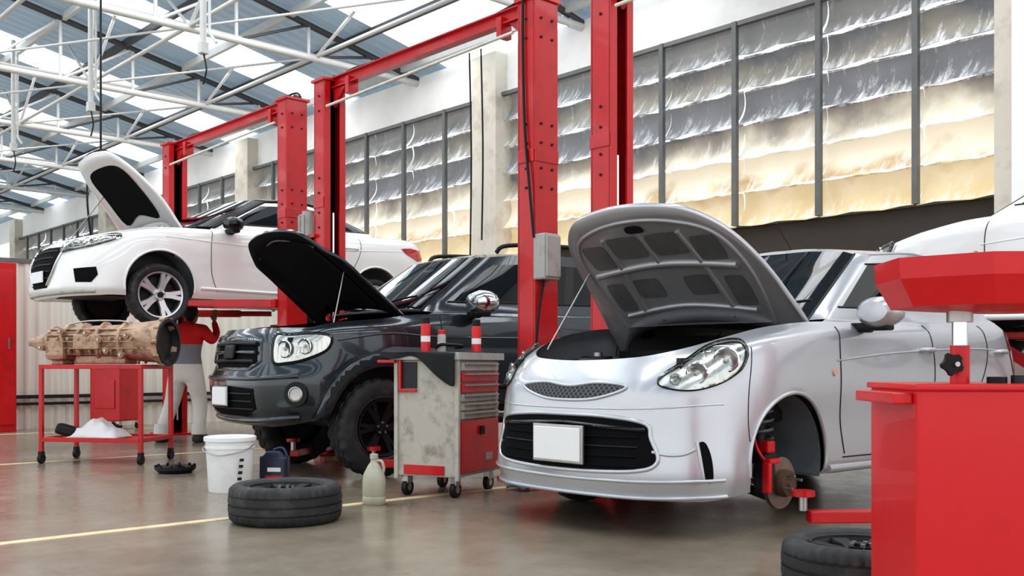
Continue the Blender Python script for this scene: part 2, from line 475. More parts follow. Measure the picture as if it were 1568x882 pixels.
BLUECAP = M('blue_cap', (.03, .08, .3), .4)
def engine_bay(parent, w, y0, y1, zt, zb=None):
    zb = zb or zt-.42
    box('bay_floor', (2*w, y1-y0, .02), (0, (y0+y1)/2, zb), DARK, parent)
    for sg in (1, -1):
        box('inner_wing', (.03, y1-y0, zt-zb-.06), (sg*w, (y0+y1)/2, (zb+zt)/2-.03), DARK, parent)
        cyl('strut_tower', .1, .12, (sg*(w-.12), y0+(y1-y0)*.62, zt-.1), DARK, parent)
        cyl('strut_nut', .035, .03, (sg*(w-.12), y0+(y1-y0)*.62, zt-.03), STEEL, parent)
    box('firewall', (2*w, .03, zt-zb), (0, y1, (zb+zt)/2), BLACK, parent)
    box('radiator_support', (2*w, .07, .05), (0, y0+.02, zt-.13), BLACK, parent, .01)
    box('radiator', (2*w*.8, .05, .3), (0, y0+.05, zt-.3), DARK, parent)
    box('engine_block', (.55, .36, .3), (.02, y0+.42, zt-.27), DARK, parent, .03)
    box('engine_cover', (.46, .28, .06), (.02, y0+.42, zt-.10), BLACKG, parent, .02)
    for i in range(4): box('ignition_coil', (.05, .09, .035), (-.15+i*.11, y0+.42, zt-.065), BLACK, parent, .008)
    box('battery', (.2, .17, .17), (w-.16, y0+.24, zt-.2), BLACK, parent, .01)
    box('battery_lid', (.2, .17, .02), (w-.16, y0+.24, zt-.105), GLOVEG, parent, .005)
    box('air_filter_box', (.26, .24, .15), (-w+.2, y0+.26, zt-.17), BLACK, parent, .03)
    tube('intake_hose', [(-w+.3, y0+.28, zt-.12), (-.25, y0+.2, zt-.09), (-.05, y0+.25, zt-.1), (.02, y0+.32, zt-.12)], .035, BLACK, parent, True)
    tube('radiator_hose', [(.3, y0+.05, zt-.2), (.33, y0+.16, zt-.12), (.28, y0+.27, zt-.13)], .02, BLACK, parent, True)
    tube('wiring_loom', [(-w+.05, y1-.06, zt-.09), (-.2, y1-.1, zt-.06), (.2, y1-.08, zt-.07), (w-.05, y1-.1, zt-.1)], .014, BLACK, parent, True)
    tube('alloy_pipe', [(-.1, y0+.12, zt-.09), (.15, y0+.14, zt-.07), (.35, y0+.3, zt-.08), (.4, y1-.15, zt-.1)], .009, STEEL, parent, True)
    cyl('brake_fluid_tank', .045, .08, (w-.22, y1-.14, zt-.09), GLOVEG, parent)
    cyl('fluid_cap', .03, .025, (w-.22, y1-.14, zt-.04), BLACK, parent)
    cyl('oil_cap', .03, .03, (.16, y0+.34, zt-.06), BLACK, parent)
    cyl('washer_cap', .028, .03, (w-.08, y0+.1, zt-.1), BLUECAP, parent)

# ================================================================ SILVER HATCHBACK
def silver_rings():
    r = []
    r.append(ring([0]*11, [.25, .27, .35, .5, .85, 1.4, 2.5, 3.6, 4.0, 4.1, 4.1], .27))
    r.append(ring([0, .45, .75, .83, .83, .81, .81, .83, .74, .4, 0], [.0, .05, .25, .46, .85, 1.4, 2.5, 3.6, 4.12, 4.22, 4.26], [.2, .2, .2, .22, .24, .27, .27, .29, .36, .38, .38]))
    r.append(ring([0, .46, .77, .85, .85, .85, .85, .85, .78, .42, 0], [-.03, .02, .23, .46, .85, 1.4, 2.5, 3.6, 4.2, 4.32, 4.36], [.33]*11))
    r.append(ring([0, .45, .75, .835, .87, .855, .86, .87, .8, .43, 0], [0., .05, .25, .47, .85, 1.4, 2.5, 3.65, 4.22, 4.36, 4.4], [.55, .55, .55, .56, .56, .56, .56, .57, .58, .58, .58]))
    r.append(ring([0, .44, .72, .82, .885, .875, .88, .885, .8, .42, 0], [.03, .07, .26, .49, .87, 1.4, 2.5, 3.65, 4.2, 4.33, 4.37], [.76, .76, .78, .8, .83, .83, .84, .86, .86, .86, .86]))
    r.append(ring([0, .41, .66, .77, .85, .86, .86, .85, .76, .4, 0], [.09, .14, .33, .54, .88, 1.4, 2.5, 3.65, 4.13, 4.26, 4.3], [.87, .88, .94, 1.0, 1.05, 1.07, 1.1, 1.14, 1.15, 1.12, 1.12]))
    r.append(ring([0, .36, .58, .67, .73, .79, .805, .79, .7, .38, 0], [.15, .2, .38, .6, .9, 1.38, 2.5, 3.65, 4.07, 4.2, 4.24], [.93, .945, 1.0, 1.06, 1.12, 1.16, 1.17, 1.21, 1.23, 1.2, 1.2]))
    r.append(ring([0, .34, .54, .64, .71, .785, .795, .775, .68, .37, 0], [.7, .72, .82, .95, 1.12, 1.42, 2.5, 3.63, 4.05, 4.17, 4.2], [1.09, 1.09, 1.1, 1.13, 1.16, 1.175, 1.18, 1.22, 1.245, 1.23, 1.23]))
    r.append(ring([0, .3, .5, .6, .68, .77, .785, .76, .66, .36, 0], [1.22, 1.24, 1.28, 1.32, 1.38, 1.48, 2.5, 3.6, 4.02, 4.14, 4.17], [1.17, 1.17, 1.17, 1.17, 1.17, 1.18, 1.19, 1.235, 1.26, 1.25, 1.25]))
    r.append(ring([0, .25, .42, .5, .55, .6, .64, .6, .52, .3, 0], [2.08, 2.09, 2.12, 2.15, 2.19, 2.3, 2.85, 3.45, 3.78, 3.92, 3.95], [1.67, 1.67, 1.66, 1.655, 1.64, 1.64, 1.68, 1.65, 1.6, 1.6, 1.6]))
    r.append(ring([0]*11, [2.2, 2.2, 2.25, 2.3, 2.38, 2.5, 2.85, 3.3, 3.6, 3.8, 3.9], [1.7, 1.7, 1.71, 1.715, 1.72, 1.73, 1.74, 1.71, 1.67, 1.64, 1.62]))
    return r

def build_silver(name, loc, paint, opened=True, rot=0., detail=True):
    car = empty(name, loc, rz=rot)
    ar = [(.93, .365, .375), (3.6, .36, .355)]
    gl = dict(hood=5.0, ws=4.1, side=(5.15, 7.6), pill=[(6.15, 6.3), (7.15, 7.22)], rear=8.7)
    o, bvh, hm, G = car_shell(car, silver_rings(), paint, ar, opened, gl, zlow=.22)
    hl = [(.50, .80), (.58, .775), (.70, .775), (.83, .81), (.93, .87), (.975, .95), (.96, 1.015), (.88, 1.02), (.76, .985), (.62, .90), (.52, .84)]
    decal('headlamp_housing', hl, DIAG, bvh, .004, LAMP, car, mirror=True)
    lamp_parts(car, bvh, DIAG, [(.86, .93, .065), (.70, .86, .055), (.59, .83, .03)])
    decal('headlamp_lens', hl, DIAG, bvh, .03, CLEAR, car, mirror=True, thick=.026)
    sline('headlamp_gasket', hl, DIAG, bvh, .004, BLACK, car, mirror=True, closed=True, off=.004)
    ug = [(x*.95+.02, z) for x, z in [(-.39, .795), (-.2, .808), (0, .79), (.2, .808), (.39, .795), (.375, .765), (.2, .722), (0, .712), (-.2, .722), (-.375, .765)]]
    decal('upper_grille', ug, FRONT, bvh, .004, MESHM, car)
    sline('grille_frame', ug, FRONT, bvh, .009, paint, car, closed=True, off=.003)
    lg = [(-.56, .60), (-.3, .63), (0, .635), (.3, .63), (.52, .60), (.56, .52), (.60, .40), (.47, .35), (0, .335), (-.47, .35), (-.60, .40), (-.58, .52)]
    decal('lower_grille', lg, FRONT, bvh, .003, MATTE, car)
    for i in range(5):
        z = .375+i*.05; sline('grille_slat', [(-.5, z), (0, z-.005), (.5, z)], FRONT, bvh, .005, MATTE if i != 2 else BLACK, car, off=.008)
    decal('grille_cross_bar', [(-.56, .575), (0, .60), (.53, .575), (.53, .555), (0, .58), (-.56, .555)], FRONT, bvh, .012, BLACKG, car, smooth=False, thick=.01)
    sline('lower_grille_frame', lg, FRONT, bvh, .012, paint, car, closed=True, off=.0)
    decal('fog_recess', [(.70, .50), (.735, .50), (.765, .42), (.77, .31), (.73, .31), (.71, .42)], DIAG, bvh, .004, MATTE, car, mirror=True, grid=.02)
    sline('bumper_fin', [(.46, .455), (.54, .44), (.62, .445), (.68, .47)], DIAG, bvh, .010, paint, car, mirror=True, off=-.003)
    sline('bumper_fin_lower', [(.69, .51), (.705, .42), (.722, .31)], DIAG, bvh, .010, paint, car, mirror=True, off=.0)
    sline('splitter_edge', [(-.83, .31), (-.5, .30), (0, .295), (.5, .30), (.83, .31)], FRONT, bvh, .010, paint, car, off=.004)
    sline('splitter_lower_edge', [(-.82, .225), (-.5, .215), (0, .215), (.5, .215), (.82, .225)], FRONT, bvh, .012, paint, car, off=.008)
    sline('bumper_crease', [(-.8, .70), (-.5, .675), (0, .67), (.5, .675), (.8, .70)], FRONT, bvh, .008, paint, car, off=-.005)
    box('plate_frame', (.38, .02, .21), (.015, -.045, .475), STEEL, car, .006)
    box('number_plate', (.35, .012, .18), (.015, -.058, .475), PLATE, car, .004)
    for ln in ([(1.46, 1.13), (1.44, .95), (1.46, .6), (1.52, .38)], [(2.62, 1.17), (2.66, .9), (2.64, .6), (2.6, .38)], [(3.5, 1.19), (3.52, 1.0), (3.4, .78), (3.2, .62)]):
        sline('door_gap', ln, SIDE, bvh, .0045, BLACK, car, mirror=True)
    sline('sill_gap', [(1.5, .36), (2.6, .35), (3.2, .37)], SIDE, bvh, .0045, BLACK, car, mirror=True)
    sline('side_crease', [(1.4, .93), (2.2, .985), (3.3, 1.02), (4.0, 1.0)], SIDE, bvh, .008, paint, car, mirror=True, off=-.003)
    sline('side_skirt', [(1.35, .30), (2.4, .29), (3.2, .31)], SIDE, bvh, .028, paint, car, mirror=True)
    sline('bumper_gap', [(.62, 1.0), (.56, .8), (.54, .62), (.55, .5)], SIDE, bvh, .003, BLACK, car, mirror=True)
    for y in (2.55, 3.75):
        for sg in (1, -1):
            h, _ = shoot(bvh, SIDE, y, 1.0, 0)
            tube('door_handle', [(sg*h.x*.99, y-.1, 1.0), (sg*(h.x+.035), y-.07, 1.005), (sg*(h.x+.04), y+.03, 1.005), (sg*h.x*.99, y+.08, 1.0)], .016, paint, car, True)
    for (yc, zc, r) in ar:
        sline('arch_lip', arch_pts(yc, zc, r+.012, -8, 188), SIDE, bvh, .013, paint, car, mirror=True)
    if detail:
        for sg in (1, -1): mirror_unit(car, (sg*.86, 1.72, 1.22), paint, 1.2, sg)
    h, _ = shoot(bvh, SIDE, 1.37, .86, .004)
    cyl('side_repeater', .020, .01, h, AMBER, car, 'X')
    s0, s1 = int(5.15*NS), int(7.6*NS)
    mtube('window_seal', gridline(G, r=8*NR+1, rng=(s0, s1+1)), .007, BLACK, car)
    mtube('window_seal_upper', gridline(G, r=9*NR-1, rng=(s0, s1+1)), .007, BLACK, car)
    s = int(4.1*NS)
    mtube('windscreen_seal', gridline(G, s=s, rng=(8*NR, 9*NR+1)), .007, BLACK, car)
    mtube('cowl_seal', gridline(G, r=8*NR, rng=(0, s+1)), .016, BLACK, car)
    mtube('roof_gutter', gridline(G, r=9*NR, rng=(5*NS, 8*NS)), .008, paint, car)
    if detail:
        for x in (-.25, .3):
            tube('wiper_arm', [(x, 1.2, 1.2), (x+.2, 1.33, 1.27), (x+.42, 1.38, 1.29)], .009, BLACK, car)
        tube('roof_antenna', [(.0, 2.35, 1.7), (-.02, 2.25, 1.82), (-.03, 2.18, 1.9)], .004, BLACK, car)
    decal('tail_lamp', [(3.98, 1.15), (4.12, 1.15), (4.22, .95), (4.2, .8), (4.1, .82), (4.0, 1.0)], SIDE, bvh, .006, TAIL, car, mirror=True)
    box('rear_plate', (.4, .02, .12), (0, 4.4, .75), PLATE, car, .004)
    return car, bvh, hm, G

SX, SY = -3.86, 3.93
car, bvh, hm, G = build_silver('silver_hatchback_car', (SX, SY, 0), SILVER)
engine_bay(car, .62, .24, 1.2, 1.0)
INNER = M('hood_inner_silver', (.40, .40, .41), .38, .5, .3, var=.1, vs=6)
RECM = M('hood_inner_recess', (.17, .17, .172), .5, .4, var=.3, vs=8)
rec = []
def quadr(cx, cy, a, b, sk=0.): return [(cx-a, cy-b*.8), (cx-a*.4, cy-b), (cx+a*.4, cy-b), (cx+a, cy-b*.8), (cx+a+sk, cy+b*.8), (cx+a*.4, cy+b), (cx-a*.4, cy+b), (cx-a+sk, cy+b*.8)]
for cx, cy, a, b in ((-.42, .53, .09, .10), (-.15, .47, .12, .09), (.15, .47, .12, .09), (.42, .53, .09, .10), (-.2, .82, .10, .08), (.2, .82, .10, .08), (-.46, .88, .07, .12), (.46, .88, .07, .12)):
    rec.append((quadr(cx, cy, a, b), RECM, .003))
rec.append(([(-.05, .30), (.05, .30), (.06, .35), (-.06, .35)], BLACK, .006))
ribs = [([(-.57, 1.15), (-.6, .7), (-.52, .42), (-.3, .3), (0, .26), (.3, .3), (.52, .42), (.6, .7), (.57, 1.15)], .014, INNER),
        ([(-.5, 1.04), (0, .98), (.5, 1.04)], .018, INNER), ([(-.54, .68), (-.2, .64), (0, .63), (.2, .64), (.54, .68)], .024, INNER),
        ([(0, .36), (0, .62)], .016, INNER), ([(-.29, .38), (-.31, .66), (-.34, 1.0)], .018, INNER), ([(.29, .38), (.31, .66), (.34, 1.0)], .018, INNER)]
hood_build(car, hm, (0, 1.22, 1.17), math.radians(53), SILVER, INNER, rec, ribs=ribs, shift=(0, .09, -.04))
tube('hood_prop_rod', [(-.62, .5, 1.0), (-.57, .84, 1.50)], .006, STEEL, car)
hub = empty('front_hub_assembly', (.74, .95, .245), parent=car)
RUST = M('rusty_hub', (.16, .10, .07), .6, .6, var=.3)
RUSTD = M('worn_brake_disc', (.30, .25, .22), .4, .8, var=.3, vs=10, dirt=(.16, .08, .05), dirt_amt=.7, ds=12)
lathe('brake_disc', [(.05, .02), (.145, .02), (.145, .045), (.05, .045)], RUSTD, parent=hub, seg=40, axis='X')
lathe('hub_flange', [(0, .12), (.03, .12), (.035, .10), (.07, .10), (.078, .07), (.075, .045), (.0, .045)], RUST, parent=hub, seg=24, axis='X')
for i in range(4):
    a = i*math.pi/2+.4; cyl('wheel_stud', .008, .05, (.12, .052*math.cos(a), .052*math.sin(a)), STEEL, hub, 'X', seg=8)
box('brake_caliper', (.10, .08, .16), (.02, -.13, .04), DARK, hub, .02)
box('caliper_bracket', (.05, .035, .17), (.06, -.165, .04), RED2, hub, .012)
box('caliper_slider', (.05, .10, .03), (.06, -.12, .13), RED2, hub, .010)
box('steering_knuckle', (.08, .14, .26), (-.05, 0, .04), DARK, hub, .03)
cyl('strut_body', .04, .40, (-.10, .0, .30), DARK, hub)
tube('coil_spring', [(-.10+.075*math.cos(t*.6), .0+.075*math.sin(t*.6), .24+t*.005) for t in range(60)], .010, GALV, hub)
tube('lower_arm', [(0, 0, -.09), (-.2, .05, -.06), (-.32, .1, -.04)], .028, DARK, hub)
tube('drive_shaft', [(0, 0, 0), (-.33, .02, .04)], .022, STEEL, hub)
tube('brake_hose', [(.05, -.12, .1), (.02, -.2, .2), (-.08, -.1, .33)], .009, RED2, hub, True)
tube('tie_rod', [(0, -.1, .0), (-.3, -.12, .02)], .014, RED, hub)
box('knuckle_clamp', (.06, .08, .07), (-.02, -.04, .2), RED2, hub, .012)
wheel(car, (-.72, .93, .31), .31, .18, .2, 7, ALU, -1)
for sg in (1, -1): wheel(car, (sg*.74, 3.6, .31), .31, .18, .2, 7, ALU, sg)

# ================================================================ DARK SUV
def suv_rings():
    r = []
    r.append(ring([0]*11, [.3, .32, .4, .5, .95, 1.5, 2.7, 4.0, 4.6, 4.75, 4.75], .5))
    r.append(ring([0, .5, .78, .87, .88, .85, .85, .88, .8, .5, 0], [.12, .16, .34, .50, .95, 1.5, 2.7, 4.0, 4.75, 4.87, 4.9], [.42, .42, .46, .5, .5, .5, .5, .5, .52, .52, .52]))
    r.append(ring([0, .52, .82, .9, .91, .9, .9, .91, .86, .5, 0], [.0, .06, .28, .47, .95, 1.5, 2.7, 4.0, 4.82, 4.96, 5.], [.55, .55, .57, .58, .58, .58, .58, .6, .6, .6, .6]))
    r.append(ring([0, .53, .84, .92, .94, .91, .91, .93, .88, .5, 0], [-.03, .03, .27, .48, .95, 1.5, 2.7, 4.0, 4.82, 4.98, 5.03], [.76, .76, .78, .78, .78, .8, .8, .8, .8, .8, .8]))
    r.append(ring([0, .52, .80, .9, .95, .91, .915, .93, .87, .5, 0], [.03, .08, .31, .49, .95, 1.5, 2.7, 4.0, 4.8, 4.94, 4.98], [.90, .90, .92, .95, .98, 1., 1., 1., 1., 1., 1.]))
    r.append(ring([0, .49, .76, .87, .92, .89, .89, .89, .83, .48, 0], [.07, .12, .32, .50, .95, 1.5, 2.7, 4.0, 4.76, 4.9, 4.94], [1.12, 1.12, 1.13, 1.16, 1.2, 1.22, 1.24, 1.26, 1.26, 1.26, 1.26]))
    r.append(ring([0, .46, .70, .8, .83, .84, .86, .85, .79, .46, 0], [.12, .17, .37, .55, .95, 1.42, 2.7, 4.0, 4.7, 4.84, 4.88], [1.2, 1.2, 1.2, 1.24, 1.28, 1.33, 1.34, 1.36, 1.36, 1.34, 1.34]))
    r.append(ring([0, .44, .66, .75, .8, .83, .85, .84, .78, .46, 0], [.65, .67, .76, .9, 1.15, 1.46, 2.7, 4.0, 4.69, 4.82, 4.86], [1.3, 1.3, 1.28, 1.3, 1.33, 1.345, 1.35, 1.37, 1.37, 1.36, 1.36]))
    r.append(ring([0, .4, .62, .7, .75, .81, .835, .825, .77, .45, 0], [1.2, 1.22, 1.27, 1.32, 1.38, 1.5, 2.7, 4.0, 4.68, 4.8, 4.84], [1.36, 1.36, 1.36, 1.36, 1.36, 1.36, 1.37, 1.39, 1.39, 1.38, 1.38]))
    r.append(ring([0, .35, .5, .57, .61, .66, .70, .70, .64, .4, 0], [1.98, 1.99, 2.02, 2.06, 2.1, 2.22, 2.9, 4.0, 4.5, 4.64, 4.66], [1.87, 1.87, 1.87, 1.87, 1.87, 1.88, 1.93, 1.93, 1.88, 1.86, 1.86]))
    r.append(ring([0]*11, [2.1, 2.1, 2.15, 2.2, 2.28, 2.4, 2.95, 3.9, 4.3, 4.5, 4.58], [1.9, 1.9, 1.91, 1.92, 1.93, 1.95, 1.98, 1.98, 1.95, 1.92, 1.9]))
    return r
suv = empty('dark_suv', (-7.516, 3.789, 0), rz=math.radians(-5)); suv.scale = (.93, 1, 1)
sar = [(.95, .42, .47), (4.0, .42, .47)]
o, sb, shm, SG = car_shell(suv, suv_rings(), SUVP, sar, True, dict(hood=5., ws=4.1, side=(5.15, 8.0), pill=[(6.1, 6.25), (7.0, 7.1)], rear=8.7), upper=SUVB, zlow=.44)
engine_bay(suv, .7, .22, 1.16, 1.18)
hood_build(suv, shm, (0, 1.2, 1.36), math.radians(46), SUVB, MATTE,
           [([(-.55, .34), (0, .24), (.55, .34), (.6, .9), (.5, 1.1), (-.5, 1.1), (-.6, .9)], MATTE, .012)], ribs=[([(-.58, .36), (0, .22), (.58, .36)], .012, BLACKG)])
tube('hood_prop_rod', [(.66, .62, 1.2), (.6, .76, 1.70)], .006, STEEL, suv)
gr = [(-.5, .93), (-.46, 1.11), (0, 1.13), (.46, 1.11), (.5, .93), (.35, .86), (-.35, .86)]
decal('grille_surround', gr, FRONT, sb, .006, SUVP, suv, smooth=False, thick=.02)
decal('grille_recess', [(-.44, .94), (-.41, 1.09), (0, 1.105), (.41, 1.09), (.44, .94), (.32, .885), (-.32, .885)], FRONT, sb, .010, MATTE, suv, smooth=False)
for i, z in enumerate((.93, 1.0, 1.07)):
    sline('grille_bar', [(-.42, z), (0, z+.008), (.42, z)], FRONT, sb, .016, BLACK if i != 1 else SUVP, suv, off=.02)
decal('grille_badge', [(-.1, .95), (.1, .95), (.1, 1.06), (-.1, 1.06)], FRONT, sb, .05, BLACK, suv, smooth=False, thick=.02)
shl = [(.53, .93), (.66, .92), (.80, .95), (.95, 1.02), (.98, 1.12), (.88, 1.15), (.66, 1.14), (.53, 1.13)]
decal('headlamp_housing', shl, DIAG, sb, .004, LAMP, suv, mirror=True)
lamp_parts(suv, sb, DIAG, [(.63, 1.03, .068), (.79, 1.05, .06)])
decal('headlamp_lens', shl, DIAG, sb, .03, CLEAR, suv, mirror=True, thick=.026)
sline('headlamp_gasket', shl, DIAG, sb, .012, BLACK, suv, mirror=True, closed=True, off=.004)
bg = [(-.48, .56), (-.48, .72), (0, .74), (.48, .72), (.48, .56), (.3, .5), (-.3, .5)]
decal('bumper_air_intake', bg, FRONT, sb, .004, MATTE, suv, smooth=False)
for z in (.56, .62, .68): sline('intake_slat', [(-.45, z), (0, z), (.45, z)], FRONT, sb, .006, DARK, suv, off=.008)
sline('bumper_upper_edge', [(-.82, .82), (-.5, .80), (0, .80), (.5, .80), (.82, .82)], FRONT, sb, .02, SUVP, suv, off=.0)
sline('bumper_guard', [(-.78, .5), (-.45, .47), (0, .46), (.45, .47), (.78, .5)], FRONT, sb, .028, SUVP, suv, off=.0)
for sg in (1, -1):
    h, nm = shoot(sb, DIAG, .74, .68, .004)
    lathe('fog_lamp', [(.06, 0), (.06, -.015), (.05, -.02), (.045, -.01), (0, -.008)], STEEL, (sg*h.x, h.y, h.z), suv, 24, 'Y', rot=(0, 0, sg*.75))
    lathe('fog_lamp_bezel', [(.10, .01), (.095, -.012), (.062, -.012)], BLACK, (sg*h.x, h.y, h.z), suv, 24, 'Y', rot=(0, 0, sg*.75))
box('number_plate', (.30, .015, .14), (-.05, -.06, .655), PLATE, suv, .004)
box('plate_frame', (.32, .012, .16), (-.05, -.05, .655), STEEL, suv, .004)
for (yc, zc, r) in sar:
    outr = arch_pts(yc, zc, r+.11, 2, 178, 16); inr = arch_pts(yc, zc, r+.012, 178, 2, 16)
    decal('wheel_arch_flare', outr+inr, SIDE, sb, .045, SUVP, suv, smooth=False, mirror=True, thick=.045, grid=.04)
for ln in ([(1.53, 1.32), (1.52, 1.0), (1.55, .62)], [(2.72, 1.33), (2.74, .9), (2.7, .6)], [(3.75, 1.35), (3.72, 1.15), (3.55, .95), (3.45, .62)]):
    sline('door_gap', ln, SIDE, sb, .005, BLACK, suv, mirror=True)
sline('fender_crease', [(.55, 1.1), (1.0, 1.16), (1.6, 1.14), (3.0, 1.15)], SIDE, sb, .01, SUVP, suv, mirror=True, off=-.004)
sline('body_side_moulding', [(1.58, .72), (2.6, .72), (3.4, .72)], SIDE, sb, .022, BLACK, suv, mirror=True)
for y in (2.5, 3.55):
    h, _ = shoot(sb, SIDE, y, 1.12, 0)
    for sg in (1, -1): tube('door_handle', [(sg*h.x, y-.1, 1.12), (sg*(h.x+.04), y-.07, 1.12), (sg*(h.x+.04), y+.06, 1.12), (sg*h.x, y+.1, 1.12)], .016, CHROME, suv)
for sg in (1, -1):
    mirror_unit(suv, (sg*.9, 1.86, 1.44), CHROME, 1.35, sg)
    tube('roof_rail', [(sg*.6, 2.3, 1.93), (sg*.62, 2.42, 2.0), (sg*.65, 3.0, 2.03), (sg*.65, 4.0, 2.03), (sg*.6, 4.4, 1.93)], .02, BLACK, suv, True)
    tube('running_board', [(sg*.93, 1.6, .45), (sg*.97, 1.7, .45), (sg*.97, 3.3, .45), (sg*.93, 3.4, .45)], .045, BLACK, suv)
    for y in (.95, 4.0): wheel(suv, (sg*.80, y, .40), .40, .27, .225, 6, MATTE, sg, facem=BLACK, double=True, tread=.016, blocks=72)
s0, s1 = int(5.15*NS), int(8*NS)
mtube('window_seal', gridline(SG, r=8*NR+1, rng=(s0, s1+1)), .009, BLACK, suv)
mtube('cowl_seal', gridline(SG, r=8*NR, rng=(0, int(4.1*NS)+1)), .018, BLACK, suv)
mtube('a_pillar_seal', gridline(SG, s=int(4.1*NS), rng=(8*NR, 9*NR+1)), .008, BLACK, suv)
for x in (-.3, .3): tube('wiper_arm', [(x, 1.2, 1.4), (x+.2, 1.33, 1.47), (x+.42, 1.38, 1.49)], .009, BLACK, suv)
decal('tail_lamp', [(4.6, 1.3), (4.72, 1.3), (4.78, 1.0), (4.65, 1.0)], SIDE, sb, .006, TAIL, suv, mirror=True)
box('rear_axle', (1.5, .1, .1), (0, 4.0, .42), DARK, suv, .03)
box('front_crossmember', (1.4, .12, .1), (0, .95, .42), DARK, suv, .03)

# ================================================================ WHITE SEDAN (on lift)
def sedan_rings():
    r = []
    r.append(ring([0]*11, [.25, .27, .35, .5, .95, 1.6, 2.6, 3.72, 4.3, 4.4, 4.4], .26))
    r.append(ring([0, .5, .78, .84, .85, .84, .84, .85, .78, .5, 0], [.06, .1, .3, .48, .95, 1.6, 2.6, 3.72, 4.45, 4.58, 4.62], [.2, .2, .21, .22, .22, .22, .22, .24, .3, .32, .32]))
    r.append(ring([0, .52, .8, .87, .88, .87, .87, .88, .82, .5, 0], [.0, .04, .26, .46, .95, 1.6, 2.6, 3.72, 4.52, 4.68, 4.72], [.3]*11))
    r.append(ring([0, .5, .79, .86, .9, .88, .88, .9, .83, .5, 0], [.0, .05, .27, .47, .95, 1.6, 2.6, 3.72, 4.53, 4.7, 4.75], [.5, .5, .51, .52, .54, .54, .55, .56, .56, .56, .56]))
    r.append(ring([0, .47, .74, .83, .905, .89, .895, .905, .82, .48, 0], [.05, .1, .3, .5, .95, 1.6, 2.6, 3.72, 4.48, 4.64, 4.69], [.67, .67, .69, .72, .76, .77, .8, .83, .84, .84, .84]))
    r.append(ring([0, .44, .68, .78, .87, .87, .875, .87, .78, .45, 0], [.13, .17, .36, .55, .95, 1.6, 2.6, 3.72, 4.42, 4.57, 4.62], [.77, .775, .8, .86, .92, .94, .97, 1.02, 1.06, 1.06, 1.06]))
    r.append(ring([0, .4, .6, .69, .76, .8, .82, .79, .7, .42, 0], [.19, .23, .41, .62, .97, 1.55, 2.6, 3.6, 4.32, 4.5, 4.55], [.82, .825, .87, .92, .98, 1.0, 1.03, 1.08, 1.12, 1.12, 1.12]))
    r.append(ring([0, .38, .56, .66, .74, .79, .81, .77, .66, .4, 0], [.75, .77, .88, 1.0, 1.2, 1.56, 2.6, 3.55, 4.15, 4.3, 4.33], [.96, .96, .96, .98, 1.0, 1.015, 1.04, 1.09, 1.13, 1.135, 1.135]))
    r.append(ring([0, .34, .52, .62, .7, .78, .80, .74, .6, .36, 0], [1.25, 1.27, 1.31, 1.36, 1.43, 1.58, 2.6, 3.5, 3.95, 4.06, 4.1], [1.02, 1.02, 1.02, 1.02, 1.02, 1.02, 1.05, 1.1, 1.13, 1.13, 1.13]))
    r.append(ring([0, .28, .42, .5, .55, .60, .63, .57, .46, .28, 0], [2.1, 2.11, 2.14, 2.18, 2.22, 2.33, 2.75, 3.15, 3.35, 3.42, 3.45], [1.43, 1.43, 1.43, 1.43, 1.42, 1.42, 1.45, 1.41, 1.37, 1.36, 1.36]))
    r.append(ring([0]*11, [2.2, 2.2, 2.25, 2.3, 2.35, 2.45, 2.75, 3.05, 3.2, 3.32, 3.38], [1.46, 1.46, 1.47, 1.475, 1.48, 1.49, 1.5, 1.47, 1.44, 1.42, 1.4]))
    return r
ZL = 1.42
wc = empty('white_sedan_car', (-11.25, 3.5, ZL))
war = [(.95, .33, .375), (3.72, .33, .375)]
o, wb, whm, WG = car_shell(wc, sedan_rings(), WHITEP, war, True, dict(hood=5., ws=4.1, side=(5.1, 7.75), pill=[(6.1, 6.25), (7.1, 7.16)], rear=8.5), upper=BLACKG)
engine_bay(wc, .62, .26, 1.2, .84)
hood_build(wc, whm, (0, 1.25, 1.02), math.radians(59), WHITEP, WHITEP,
           [([(-.42, .42), (0, .36), (.42, .42), (.5, .7), (.46, 1.08), (0, 1.0), (-.46, 1.08), (-.5, .7)], MATTE, .006)])
tube('hood_prop_rod', [(-.55, .45, .85), (-.5, .86, 1.45)], .006, STEEL, wc)
decal('v_grille', [(-.42, .72), (0, .74), (.42, .72), (.36, .45), (.2, .3), (-.2, .3), (-.36, .45)], FRONT, wb, .006, MATTE, wc, smooth=False)
for i in range(5): sline('grille_bar', [(-.34+.02*i, .68-i*.07), (0, .69-i*.07), (.34-.02*i, .68-i*.07)], FRONT, wb, .007, DARK, wc, off=.01)
for sg in (1, -1): sline('grille_chrome', [(sg*.45, .72), (sg*.38, .5), (sg*.22, .33)], FRONT, wb, .012, CHROME, wc, off=.01)
whl = [(.36, .66), (.52, .68), (.72, .72), (.93, .80), (.96, .85), (.8, .84), (.6, .79), (.40, .755)]
decal('headlamp_housing', whl, DIAG, wb, .004, BLACK, wc, mirror=True)
lamp_parts(wc, wb, DIAG, [(.5, .72, .03), (.6, .74, .03), (.7, .765, .03)])
sline('daytime_lamp_strip', [(.4, .69), (.55, .70), (.74, .745), (.92, .81)], DIAG, wb, .010, LAMP, wc, mirror=True, off=.012)
decal('headlamp_lens', whl, DIAG, wb, .026, CLEAR, wc, mirror=True, thick=.02)
decal('fog_recess', [(.55, .48), (.78, .50), (.80, .42), (.74, .34), (.58, .34)], DIAG, wb, .005, MATTE, wc, mirror=True, smooth=False)
sline('front_skirt', [(-.8, .25), (-.5, .24), (0, .24), (.5, .24), (.8, .25)], FRONT, wb, .02, GLOVEG, wc)
box('number_plate', (.36, .015, .12), (0, -.03, .42), PLATE, wc, .004)
for (yc, zc, r) in war: sline('arch_lip', arch_pts(yc, zc, r+.012, -8, 188), SIDE, wb, .013, WHITEP, wc, mirror=True)
